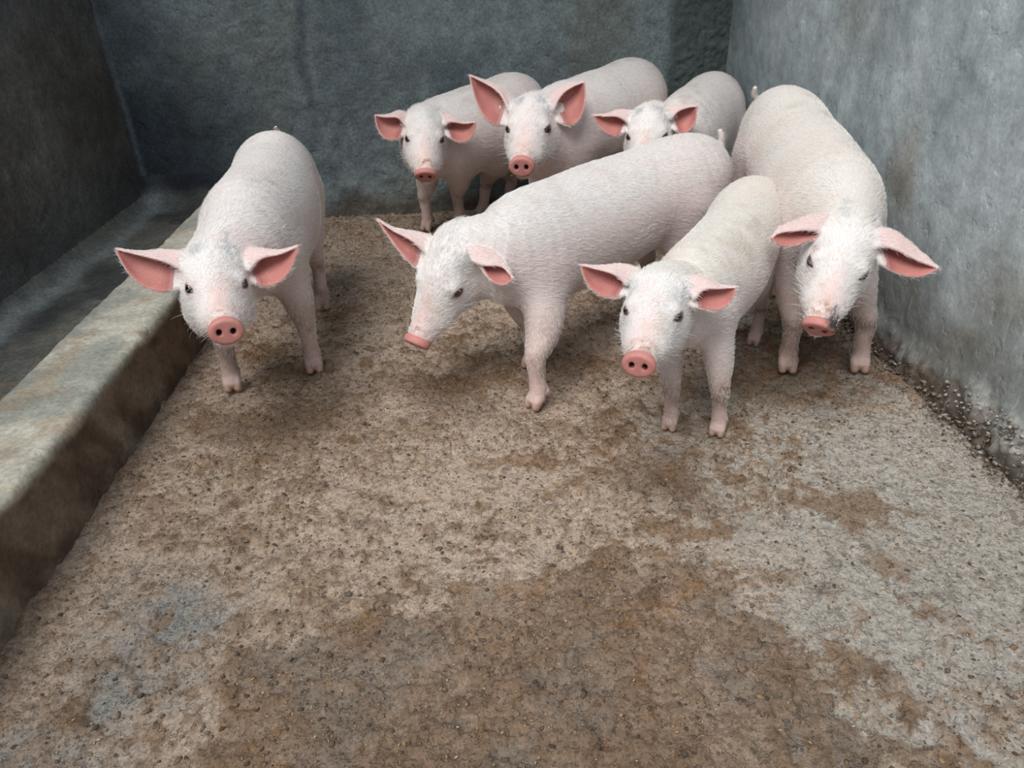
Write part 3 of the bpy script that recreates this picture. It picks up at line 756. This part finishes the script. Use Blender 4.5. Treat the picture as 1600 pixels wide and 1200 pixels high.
def head_frame(yaw, pitch, roll):
    cy, sy, cp, sp, cr, sr = math.cos(yaw), math.sin(yaw), math.cos(pitch), math.sin(pitch), math.cos(roll), math.sin(roll)
    Rz = np.array([[cy, -sy, 0], [sy, cy, 0], [0, 0, 1]]); Ry = np.array([[cp, 0, -sp], [0, 1, 0], [sp, 0, cp]]); Rx = np.array([[1, 0, 0], [0, cr, -sr], [0, sr, cr]])
    return Rz @ Ry @ Rx


PINK = lin(218, 160, 152); WHITE = lin(224, 216, 211); BLUSH = lin(220, 194, 188); EARIN = lin(188, 122, 114); EARDK = lin(140, 78, 74)
SNOUT = lin(192, 130, 122); HOOF = lin(178, 146, 128); BLUEGREY = lin(128, 142, 150); GRIME = lin(150, 130, 108); DARK = lin(46, 36, 34)


def build_pig(key, cfg):
    hd = HEADS[key]; hs = hd['hs']; Hc = np.array(hd['head'][:3]); M = head_frame(*hd['head'][3:])
    s = cfg['s']; P = np.array(cfg['P'], float); S = np.array(cfg['S'], float); vox = cfg.get('vox', .0032)
    hw = lambda p: Hc + hs * (M @ np.array(p, float))
    ax = (S - P) / np.linalg.norm(S - P); side = np.cross([0, 0, 1], ax); side /= np.linalg.norm(side); up = np.cross(ax, side)
    fwd = np.cross(side, [0, 0, 1]); bend = side * cfg.get('bend', 0)
    L = lambda x: P + (S - P) * (x / .55)
    prims = []
    # trunk and neck in one spline
    hb = hw((-.105, 0, -.012)); n1 = S + ax * .07 * s
    n2 = hb * .55 + n1 * .45 + up * .008 * s
    tr = [(L(-.155) * 1 - up * .012 * s, .045 * s, .06 * s), (L(-.12) - up * .004 * s, .085 * s, .112 * s), (L(-.06), .120 * s, .145 * s), (L(.02), .136 * s, .158 * s), (L(.15) + bend * .7, .134 * s, .153 * s),
          (L(.29) + bend - up * .012 * s, .143 * s, .168 * s), (L(.43) + bend * .6 - up * .012 * s, .141 * s, .167 * s), (L(.55), .130 * s, .158 * s), (n1, .110 * s, .138 * s),
          (n2, .088 * (s + hs) / 2 * cfg.get('neck', 1), .108 * (s + hs) / 2), (hb, .074 * hs, .088 * hs)]
    hup = M @ np.array([0, 0, 1.0])
    ups = np.array([up] * 8 + [up * .8 + hup * .2, up * .4 + hup * .6, hup])
    trunk = Tube(tr, ups, .03, n=32); prims.append(trunk)
    # head
    hn = [((-.135, 0, -.018), .060, .070), ((-.07, 0, -.010), .074, .086), ((-.02, 0, -.020), .0715, .080), ((.03, 0, -.040), .058, .064), ((.075, 0, -.056), .045, .049), ((.105, 0, -.064), .039, .041), ((.136, 0, -.072), .036, .034)]
    head = Tube([(hw(p), w * hs, h * hs) for p, w, h in hn], hup, .045 * hs, n=26, cap=.8); prims.append(head)
    E = lambda c, r, k, R=None: prims.append(Ell(hw(c), np.array(r) * hs, M @ (R if R is not None else np.eye(3)), k * hs))
    for sg in (-1, 1):
        E((-.050, sg * .043, -.066), (.062, .036, .056), .035)
        E((.010, sg * .046, .016), (.022, .013, .009), .016)            # brow
        E((.014, sg * .0525, -.001), (.0210, .0170, .0160), .012)        # lids
        E((.045, sg * .032, -.070), (.055, .022, .030), .03)             # lip corner
    E((.085, 0, -.098), (.060, .026, .018), .018)                        # lower jaw
    E((.135, 0, -.108), (.016, .020, .010), .012)
    E((-.055, 0, -.088), (.06, .05, .04), .04)                           # throat
    a = math.radians(-8 + cfg.get('disc', 0)); Md = M @ np.array([[math.cos(a), 0, -math.sin(a)], [0, 1, 0], [math.sin(a), 0, math.cos(a)]])
    disc = Disc(hw((.160, 0, -.074)), .0385 * hs, .0305 * hs, .011 * hs, .007 * hs, Md, .008 * hs); prims.append(disc)
    dd = lambda p: hw((.160, 0, -.074)) + hs * (Md @ np.array(p))
    # ears
    ears = []
    for sd, sg in (('R', -1), ('L', 1)):
        rd, ld, trl = hd['ear_' + sd]
        viewer = np.array([0, 0, 1.0]) - np.array(rd[0]); back = -viewer / np.linalg.norm(viewer)
        ear = Ear(ld, rd, trl, hs, back, .010 * hs); ear.back = back; ear.setup(); ears.append(ear)
        base = (np.array(rd[0]) + np.array(trl[0])) / 2 + back * .030 * hs
        prims.append(Tube([(hw((-.06, sg * .040, .030)), .030 * hs, .034 * hs), (base, .011 * hs, .020 * hs), ((np.array(rd[1]) + trl[1]) / 2 + back * .020 * hs, .004 * hs, .012 * hs)], np.array(rd[0]) - np.array(trl[0]) + 1e-4, .022 * hs, n=9))
        prims.append(ear)
    # legs
    feet = cfg['feet']; legs = []; hooves = []
    hf = M @ np.array([1.0, 0, 0]); hf[2] = 0; hf /= np.linalg.norm(hf); ff = fwd / np.linalg.norm(fwd) * .65 + hf * cfg.get('turn', .35); ff /= np.linalg.norm(ff); sf = np.cross([0, 0, 1], ff)
    for nm, (fx, fy) in feet.items():
        fw_, sd_ = (ff, sf) if nm[0] == 'F' else (fwd, side)
        front = nm[0] == 'F'; sg = 1 if nm[1] == 'L' else -1
        G = np.array([fx, fy, 0.0]); ls = s
        toe = -fwd * 0 + fwd
        if front:
            top = S + sf * sg * .068 * ls + np.array([0, 0, -.045 * ls]); hgt = top[2]
            elbow = top * .52 + G * .48 + np.array([0, 0, hgt * .10]) - ff * .008 * ls + sf * sg * .004
            ankle = G + np.array([0, 0, .052 * ls]) - ff * .010 * ls
            knee = np.array([0, 0, .140 * ls]) + G * .82 + np.array([elbow[0], elbow[1], 0]) * .18 + ff * .004 * ls
            nn = [(top, .060 * ls, .085 * ls), (top * .55 + elbow * .45, .052 * ls, .070 * ls), (elbow, .044 * ls, .056 * ls), (elbow * .5 + knee * .5, .034 * ls, .041 * ls), (knee + [0, 0, .012 * ls], .0275 * ls, .0285 * ls), (knee * .5 + ankle * .5, .0215 * ls, .0225 * ls), (ankle, .0245 * ls, .0245 * ls), (G + np.array([0, 0, .026 * ls]) + fwd * .004, .021 * ls, .020 * ls)]
        else:
            top = P + side * sg * .070 * ls + ax * .01 * ls + np.array([0, 0, -.05 * ls])
            stifle = np.array([top[0], top[1], top[2] * .66]) + fwd * .045 * ls + (G - top) * np.array([.3, .3, 0]) + side * sg * .004
            hock = G + np.array([0, 0, .155 * ls]) - fwd * .040 * ls
            ankle = G + np.array([0, 0, .052 * ls]) - fwd * .018 * ls
            nn = [(top, .070 * ls, .105 * ls), (top * .5 + stifle * .5, .062 * ls, .095 * ls), (stifle - fwd * .02 * ls, .048 * ls, .068 * ls), (stifle * .45 + hock * .55, .032 * ls, .042 * ls), (hock, .0245 * ls, .030 * ls), (hock * .5 + ankle * .5, .0205 * ls, .0235 * ls), (ankle, .0235 * ls, .0240 * ls), (G + np.array([0, 0, .026 * ls]), .021 * ls, .020 * ls)]
        t = Tube(nn, fw_, .045 * ls, n=30, flow=2); prims.append(t); legs.append(t)
        for q in (-1, 1):
            o = sd_ * q * .0128 * ls
            b0 = G + o + np.array([0, 0, .040 * ls]) - fw_ * .004 * ls; b1 = G + o * 1.05 + np.array([0, 0, .012 * ls]) + fw_ * .015 * ls
            prims.append(Tube([(b0, .0125 * ls, .016 * ls), ((b0 + b1) / 2, .0128 * ls, .016 * ls), (b1, .0105 * ls, .0125 * ls)], fw_, .0015, n=6)); hooves.append(b1)
            d0 = G + sd_ * q * .016 * ls + np.array([0, 0, .050 * ls]) - fw_ * .026 * ls
            prims.append(Tube([(d0, .009 * ls, .009 * ls), (d0 - np.array([0, 0, .014 * ls]) - fw_ * .008 * ls, .006 * ls, .006 * ls)], fwd, .006, n=4)); hooves.append(d0)
    # tail
    if cfg.get('tail'):
        t0 = L(-.165) + up * .055 * s; tp = [(t0, .013 * s, .013 * s)] + [(t0 + np.array(d) * s, r * s, r * s) for d, r in cfg['tail']]
        prims.append(Tube(tp, (0.3, 1, 0.1), .015, n=14))
    # carved details
    eyes = [hw((.016, sg * .0548, -.001)) for sg in (-1, 1)]
    cuts = []
    for sg in (-1, 1):
        th = math.radians(-42 * sg); Rm = np.array([[math.cos(th), -math.sin(th), 0], [math.sin(th), math.cos(th), 0], [0, 0, 1]])
        c, sn = math.cos(-.22), math.sin(-.22); Rt = np.array([[c, 0, -sn], [0, 1, 0], [sn, 0, c]])
        cuts.append((Ell(hw((.023, sg * .0635, -.001)), np.array([.0178, .018, .0090]) * hs, M @ Rt @ Rm, 0), .003 * hs))
    for sg in (-1, 1):
        cuts.append((Tube([(dd((.016, sg * .0150, .001)), .0062 * hs, .0082 * hs), (dd((-.010, sg * .013, .0)), .0050 * hs, .0062 * hs)], hup, 0, n=4), .003 * hs))
        cuts.append((Tube([(hw((.148, sg * .014, -.103)), .0016, .0016), (hw((.115, sg * .038, -.094)), .0018, .0018), (hw((.07, sg * .050, -.088)), .0020, .0020), (hw((.035, sg * .060, -.076)), .0018, .0018)], hup, 0, n=12), .006 * hs))
    # grid
    lo = np.min([p.lo for p in prims], 0) - .02; hi = np.max([p.hi for p in prims], 0) + .02; lo[2] = -.012
    st = 4; n = (np.ceil((hi - lo) / vox / st).astype(int) + 1) * st + 1
    org = np.array([0.0, 0.0, 0.0])

    def ev(Q):
        d = np.full(len(Q), .06)
        for p in prims:
            m = ((Q > p.lo - .05) & (Q < p.hi + .05)).all(1)
            if m.any():
                x = p.sdf(Q[m]); d[m] = smin(d[m], x, max(p.k, 1e-4)) if p is not trunk else np.minimum(d[m], x)
        for p, k in cuts:
            m = ((Q > p.lo - .02) & (Q < p.hi + .02)).all(1)
            if m.any():
                d[m] = smax(d[m], -p.sdf(Q[m]), k)
        return smax(d, -(Q[:, 2] - .0), .004)
    gc = [np.arange(0, n[i], st) for i in range(3)]; Cg = np.stack(np.meshgrid(*gc, indexing='ij'), -1).reshape(-1, 3)
    dc = ev(lo + Cg * vox).reshape([len(g) for g in gc])
    thr = vox * st * 1.5 + .006
    near = np.abs(dc) < thr
    # a block is evaluated when one of its corners is near the surface
    B = np.zeros(np.array(near.shape) - 1, bool)
    for a in (0, 1):
        for b in (0, 1):
            for c in (0, 1):
                B |= near[a:a + B.shape[0], b:b + B.shape[1], c:c + B.shape[2]]
    F = np.where(dc < 0, -1.0, 1.0).astype(np.float32)[:-1, :-1, :-1]
    F = F.repeat(st, 0).repeat(st, 1).repeat(st, 2)
    Bf = B.repeat(st, 0).repeat(st, 1).repeat(st, 2)
    ii = np.argwhere(Bf)
    vals = np.empty(len(ii), np.float32)
    for k in range(0, len(ii), 400000):
        vals[k:k + 400000] = ev(lo + ii[k:k + 400000] * vox)
    F[tuple(ii.T)] = vals
    V, Q = surface_nets(F, lo, vox)
    # --- colours that belong to the hide
    hp = (V - Hc) @ M / hs
    nz = fbm(V, 30, 3, 201); nz2 = fbm(V, 9, 4, 203); nz3 = fbm(V, 120, 2, 205)
    c = np.tile(lin(214, 207, 203), (len(V), 1))
    # flow direction and head mask
    hx = head.near(V); hd_d = head.sdf(V)
    inhead = hd_d < .02 * hs
    back_c = sstep(.0, .10, (V - (P + S) / 2) @ up / s) * (1 - sstep(-.08, -.05, hp[:, 0]))
    c = mix(c, lin(228, 222, 218), sstep(.05, -.01, hd_d) * sstep(-.14, -.08, hp[:, 0]))
    c = mix(c, lin(216, 194, 190), .6 * (1 - back_c) * (1 - inhead))
    c = mix(c, BLUSH, sstep(.48, .75, nz2) * .3)
    c = mix(c, GRIME, sstep(.55, .78, fbm(V, 14, 5, 207)) * back_c * cfg.get('grime', .35))
    c = mix(c, lin(212, 203, 186), back_c * cfg.get('tint', 0) * (.6 + .8 * (nz2 - .3)))
    leg_d = np.min([t.sdf(V) for t in legs], 0)
    lowz = sstep(.30 * s, .12 * s, V[:, 2]) * (hd_d > .01)
    c = mix(c, lin(202, 168, 158), lowz * .7)
    c = mix(c, lin(140, 118, 104), lowz * sstep(.42, .68, nz2) * .7)
    for f in feet.values():
        d = np.hypot(V[:, 0] - f[0], V[:, 1] - f[1]); kz = V[:, 2] / s
        c = mix(c, lin(120, 104, 92), np.exp(-((kz - .145) / .02) ** 2) * (d < .06) * sstep(.35, .6, nz) * .75)
        c = mix(c, HOOF, (d < .07 * s) * sstep(.034, .022, kz)); c = mix(c, lin(120, 98, 84), (d < .07 * s) * sstep(.008, .003, kz) * .6)
    # face
    c = mix(c, PINK, np.exp(-(((hp[:, 0] - .11) / .055) ** 2 + (hp[:, 1] / .022) ** 2)) * (hp[:, 2] > -.08) * .55 * inhead)
    c = mix(c, BLUSH, sstep(.05, .15, hp[:, 0]) * inhead * .5)
    c = mix(c, lin(196, 168, 146), inhead * sstep(.50, .72, fbm(V, 45, 3, 221)) * sstep(-.02, .10, hp[:, 0]) * .45)
    dsc = disc.sdf(V); on = sstep(.0045, .001, dsc) * (hp[:, 0] > .14)
    c = mix(c, SNOUT, on); c = mix(c, lin(190, 100, 92), on * sstep(.5, .7, nz3) * .3)
    q = (V - hw((.160, 0, -.074))) @ Md / hs
    for sg in (-1, 1):
        nd = np.hypot((q[:, 1] - sg * .0150) / .0066, (q[:, 2] - .001) / .0088)
        c = mix(c, lin(84, 34, 32), sstep(1.15, .7, nd) * (q[:, 0] > -.02))
        e = np.sqrt(((hp[:, 0] - .019) / .0165) ** 2 + ((hp[:, 1] - sg * .060) / .0165) ** 2 + ((hp[:, 2] + .001) / .0105) ** 2)
        c = mix(c, lin(196, 140, 136), sstep(1.7, .9, e) * .75); c = mix(c, DARK, sstep(1.22, .95, e) * .92)
        c = mix(c, DARK, np.exp(-(((hp[:, 0] - .034) / .006) ** 2 + ((hp[:, 2] + .006) / .004) ** 2)) * (hp[:, 1] * sg > .035) * .5)
    md = np.min([cu[0].sdf(V) for cu in cuts[3::2]], 0)
    c = mix(c, lin(120, 66, 60), sstep(.004, .0, md) * inhead * .8)
    mud = np.exp(-(((hp[:, 0] - .138) / .016) ** 2 + (hp[:, 1] / .04) ** 2)) * (hp[:, 2] > -.07) * inhead * (1 - on)
    c = mix(c, lin(150, 108, 78), mud * sstep(.42, .6, nz3) * cfg.get('mud', .6))
    # ears
    flow_ear = np.zeros(len(V), bool); inner = np.zeros(len(V))
    for e in ears:
        m = ((V > e.lo - .01) & (V < e.hi + .01)).all(1); mi = np.flatnonzero(m)
        d, sd, u = e.query(V[mi]); k = d < .004
        mi, sd, u = mi[k], sd[k], u[k]
        cin = mix(np.tile(EARIN, (len(mi), 1)), EARDK, sstep(.35, .0, u) * .8)
        cin = mix(cin, EARDK, sstep(.5, .7, nz2[mi]) * .25)
        cout = np.tile(lin(220, 192, 187), (len(mi), 1))
        inn = sstep(.1, .6, sd)
        w = sstep(.0, .12, u)
        c[mi] = c[mi] * (1 - w[:, None]) + (cout * (1 - inn[:, None]) + cin * inn[:, None]) * w[:, None]
        inner[mi] = np.maximum(inn, inner[mi]); flow_ear[mi] = True
    for fr, pc, pr, col_, st_ in cfg.get('patches', ()):
        X = hp if fr == 'head' else V
        d = np.sqrt((((X - pc) / (np.array(pr) * (1.15 if col_ is BLUEGREY else 1))) ** 2).sum(1)) + (nz - .5) * 1.6 + (nz3 - .5) * 1.2
        c = mix(c, col_, sstep(1.4, .2, d) * st_)
    root = np.array([*((P + S) / 2)[:2], 0.0])
    me = make_mesh('pig', V - root, Q, col=c, mat=SKIN)
    pig = link('pig', me, loc=root, label=cfg['label'], category='pig', group='young pigs in the pen')
    # --- eyes
    for sg, ec in zip((-1, 1), eyes):
        eye_mesh(pig, ec, root, M, sg, hs)
    # --- bristles
    fa, fb, fc_, fd = (V[Q[:, i]] for i in range(4))
    nrm = np.cross(fc_ - fa, fd - fb); ar = np.linalg.norm(nrm, axis=1) + 1e-12; N = nrm / ar[:, None]; cen = (fa + fb + fc_ + fd) / 4
    qi = Q[:, 0]
    w = ar.copy(); w[inner[qi] > .2] *= .012; w[on[qi] > .3] = 0; w[(V[qi][:, 2] < .035 * s)] = 0
    for ec in eyes:
        w[np.linalg.norm(cen - ec, axis=1) < .0185 * hs] = 0
    hm = inhead[qi]; w[hm] *= 1.7; w[(cen @ np.array([0, 0, 1.0])) < .1] *= .4
    r = np.random.default_rng(hash(key) % 1000 if False else ord(key)); nh = int(cfg.get('hairs', 26000) * 1.3)
    pk = r.choice(len(w), nh, p=w / w.sum())
    p0 = cen[pk] + (fb[pk] - fa[pk]) * r.uniform(-.5, .5, (nh, 1)) + (fd[pk] - fa[pk]) * r.uniform(-.5, .5, (nh, 1)); n_ = N[pk]
    # growth direction: backwards along the spine, down the legs, from snout to poll, outwards on ears
    bi, _ = trunk.near(p0); T = -trunk.T[bi] + np.array([0, 0, -.25])
    vi = qi[pk]; h_ = inhead[vi]
    T[h_] = -(M @ np.array([1, 0, 0])) + np.array([0, 0, .0])
    tm = h_ & (hp[vi][:, 0] > .07); T[tm] += (n_[tm]) * .1
    lg = (leg_d[vi] < .006) & (p0[:, 2] < .27 * s) & ~h_; T[lg] = np.array([0, 0, -1.0]) - fwd * .2
    fe = flow_ear[vi]
    for e, rd in zip(ears, (hd['ear_R'][0], hd['ear_L'][0])):
        m = fe & (((p0 > e.lo - .005) & (p0 < e.hi + .005)).all(1)); dvec = np.array(rd[-1]) - np.array(rd[0]); T[m] = dvec / np.linalg.norm(dvec)
    T = T + (np.stack([vnoise(p0, 12, 301 + i) for i in range(3)], 1) - .5) * .9 + r.normal(0, .16, (nh, 3))
    T -= (T * n_).sum(1)[:, None] * n_; T /= np.linalg.norm(T, axis=1)[:, None]
    ln = np.where(h_, .012, .015) * r.uniform(.5, 1.35, nh) * s; ln[fe] *= .8; ln[lg] *= .6
    ln[h_ & (hp[vi][:, 0] < -.03)] *= 1.35; ln[h_ & (hp[vi][:, 0] > .08)] *= .7
    lift = np.where(h_, .34, .20) + r.uniform(0, .2, nh)
    pole = h_ & (hp[vi][:, 0] < -.04) & (hp[vi][:, 2] > .03); lift[pole] += .35
    # long stray whiskers on jowls and chin
    wk = h_ & (hp[vi][:, 2] < -.05) & (r.uniform(size=nh) < .07); ln[wk] *= 2.6; lift[wk] = r.uniform(.6, 1.6, wk.sum())
    k = np.linspace(0, 1, 4)
    pts = p0[:, None, :] + (T[:, None, :] * k[None, :, None] + n_[:, None, :] * (lift[:, None, None] * (k - .45 * k ** 2)[None, :, None])) * ln[:, None, None]
    pts[:, :, 2] -= (k ** 2)[None] * (ln * .12)[:, None]
    rad = np.tile(np.array([.00023, .00020, .00015, .00005]), nh)
    cu = bpy.data.hair_curves.new('bristle_coat'); cu.add_curves([4] * nh)
    cu.attributes.get('position') or cu.attributes.new('position', 'FLOAT_VECTOR', 'POINT')
    cu.attributes['position'].data.foreach_set('vector', (pts - root).reshape(-1).astype(np.float32))
    ra = cu.attributes.get('radius') or cu.attributes.new('radius', 'FLOAT', 'POINT'); ra.data.foreach_set('value', rad.astype(np.float32))
    cu.materials.append(HAIR)
    link('bristle_coat', cu, parent=pig, kind='stuff', label='fine white bristles')
    return pig


def eye_mesh(pig, ec, root, M, sg, hs):
    nu, nv = 20, 28; th = np.linspace(0, np.pi, nu); ph = np.linspace(0, 2 * np.pi, nv, endpoint=False)
    axis = M @ np.array([.9, sg * 1.0, .05]); axis /= np.linalg.norm(axis)
    a = np.cross(axis, M @ np.array([0, 0, 1.0])); a /= np.linalg.norm(a); b = np.cross(axis, a)
    R = .0144 * hs; V = []; F = []; C = []
    for i, t in enumerate(th):
        for p in ph:
            bulge = 1 + .06 * math.exp(-(t / .5) ** 2)
            V.append(R * bulge * (math.cos(t) * axis + math.sin(t) * (math.cos(p) * a + math.sin(p) * b)))
            C.append(lin(8, 7, 7) if t < .42 else (lin(58, 46, 40) if t < .74 else (lin(26, 20, 18) if t < .86 else lin(190, 172, 164))))
    i = np.arange(nu * nv).reshape(nu, nv); j = np.roll(i, -1, 1)
    F = np.c_[i[:-1].ravel(), j[:-1].ravel(), j[1:].ravel(), i[1:].ravel()]
    me = make_mesh('eye', np.array(V), F, col=np.array(C), mat=EYE)
    link('eye', me, parent=pig, loc=tuple(ec - root), label='dark glossy eye')


PIGS = {
 'A': dict(P=(-.604, 2.425, .413), S=(-.565, 1.901, .402), s=.969, bend=.014, vox=.0028,
           feet=dict(FR=(-.674, 1.822), FL=(-.466, 1.90), HL=(-.510, 2.345), HR=(-.61, 2.40)),
           tail=[((0, .02, .02), .010), ((.01, .02, .05), .0075), ((.0, .01, .075), .006), ((.004, -.005, .085), .004)],
           patches=[('head', (-.055, -.034, .070), (.022, .018, .03), BLUEGREY, .55), ('head', (-.060, .034, .070), (.026, .022, .03), BLUEGREY, .6), ('head', (-.13, .0, .07), (.045, .03, .05), BLUEGREY, .35),
                    ('world', (-.47, 2.5, .48), (.04, .05, .05), BLUEGREY, .5), ('world', (-.47, 2.40, .45), (.02, .03, .03), BLUEGREY, .5)],
           label='pale pig standing alone beside the curb, ears spread wide'),
 'B': dict(P=(.605, 2.13, .410), S=(.141, 1.825, .359), s=.935, bend=-.014, vox=.0028,
           feet=dict(FL=(.138, 1.628), FR=(.145, 1.84), HL=(.63, 2.06), HR=(.53, 2.24)),
           tail=[((.012, .005, .03), .0105), ((.010, .0, .055), .009), ((.004, .0, .072), .0075)], grime=.15, hairs=34000, neck=.92, disc=-12,
           patches=[('head', (-.05, .055, .05), (.03, .02, .02), BLUEGREY, .5)],
           label='large pale pink pig seen side-on in the middle, head lowered to the left'),
 'C': dict(P=(.722, 1.86, .382), S=(.488, 1.525, .338), s=.735, bend=.014, vox=.0026,
           feet=dict(FR=(.448, 1.49), FL=(.553, 1.452), HL=(.80, 1.90), HR=(.68, 1.93)), grime=.75, mud=.9, tint=.6,
           patches=[('head', (-.045, .058, .042), (.03, .022, .025), BLUEGREY, .7), ('head', (-.03, -.058, .035), (.022, .015, .02), BLUEGREY, .5), ('world', (.553, 1.425, .135), (.016, .03, .016), lin(96, 82, 70), .9)],
           label='smallest pig in front, standing with both front hooves nearest the camera'),
 'D': dict(P=(.970, 2.30, .490), S=(.897, 1.79, .420), s=.99, bend=.0, vox=.0028,
           feet=dict(FR=(.832, 1.732), FL=(1.02, 1.71), HL=(1.0, 2.24), HR=(.87, 2.26)), grime=.4, mud=1., tint=.5, disc=-22,
           tail=[((-.03, .03, .01), .010), ((-.06, .03, .03), .009), ((-.065, .02, .055), .007)],
           patches=[('head', (.150, .030, -.056), (.032, .020, .024), lin(52, 56, 52), 1.), ('head', (-.115, -.02, .075), (.03, .02, .03), BLUEGREY, .6), ('head', (-.125, .05, .07), (.03, .018, .04), BLUEGREY, .5), ('head', (.0, -.062, .018), (.02, .02, .012), lin(150, 104, 92), .7)],
           label='big pig pressed along the right wall, head lowered, black smudge on its snout'),
 'E': dict(P=(.20, 3.20, .455), S=(-.090, 3.085, .392), s=.98, bend=-.01, vox=.0034,
           turn=.9, feet=dict(FR=(-.186, 3.13), FL=(-.050, 3.175), HL=(.045, 3.285), HR=(.16, 3.34)), grime=.3, mud=1., disc=-26, hairs=20000,
           patches=[('head', (-.05, .03, .07), (.03, .02, .03), BLUEGREY, .3), ('head', (.02, .06, -.03), (.03, .02, .035), lin(160, 136, 112), .5)],
           label='back row pig standing against the far wall with drooping round ears'),
 'F': dict(P=(.673, 3.162, .478), S=(.359, 2.853, .440), s=1.078, bend=.0, vox=.0034,
           feet=dict(FR=(.27, 2.84), FL=(.38, 2.79), HR=(.62, 3.23), HL=(.74, 3.12)), hairs=20000,
           patches=[('head', (-.05, -.034, .062), (.022, .016, .03), BLUEGREY, .65), ('head', (-.055, .034, .064), (.026, .020, .03), BLUEGREY, .65), ('head', (-.03, .06, .04), (.03, .015, .02), BLUEGREY, .5)],
           label='back row pig with tall upright ears, head raised above the others'),
 'G': dict(P=(.995, 3.105, .431), S=(.795, 2.79, .396), s=1.015, bend=-.006, vox=.0034,
           feet=dict(FR=(.73, 2.76), FL=(.85, 2.72), HR=(.96, 3.14), HL=(1.05, 3.05)), hairs=18000, grime=.4,
           patches=[('head', (-.05, -.034, .062), (.026, .018, .03), BLUEGREY, .6), ('head', (-.055, .034, .064), (.026, .022, .03), BLUEGREY, .6), ('head', (-.03, .06, .04), (.03, .015, .02), BLUEGREY, .5)],
           label='pig in the back corner, face half hidden behind the large pink pig'),
}
import time as _t
for _k, _c in PIGS.items():
    _a = _t.time(); build_pig(_k, _c); print('pig', _k, round(_t.time() - _a, 1))
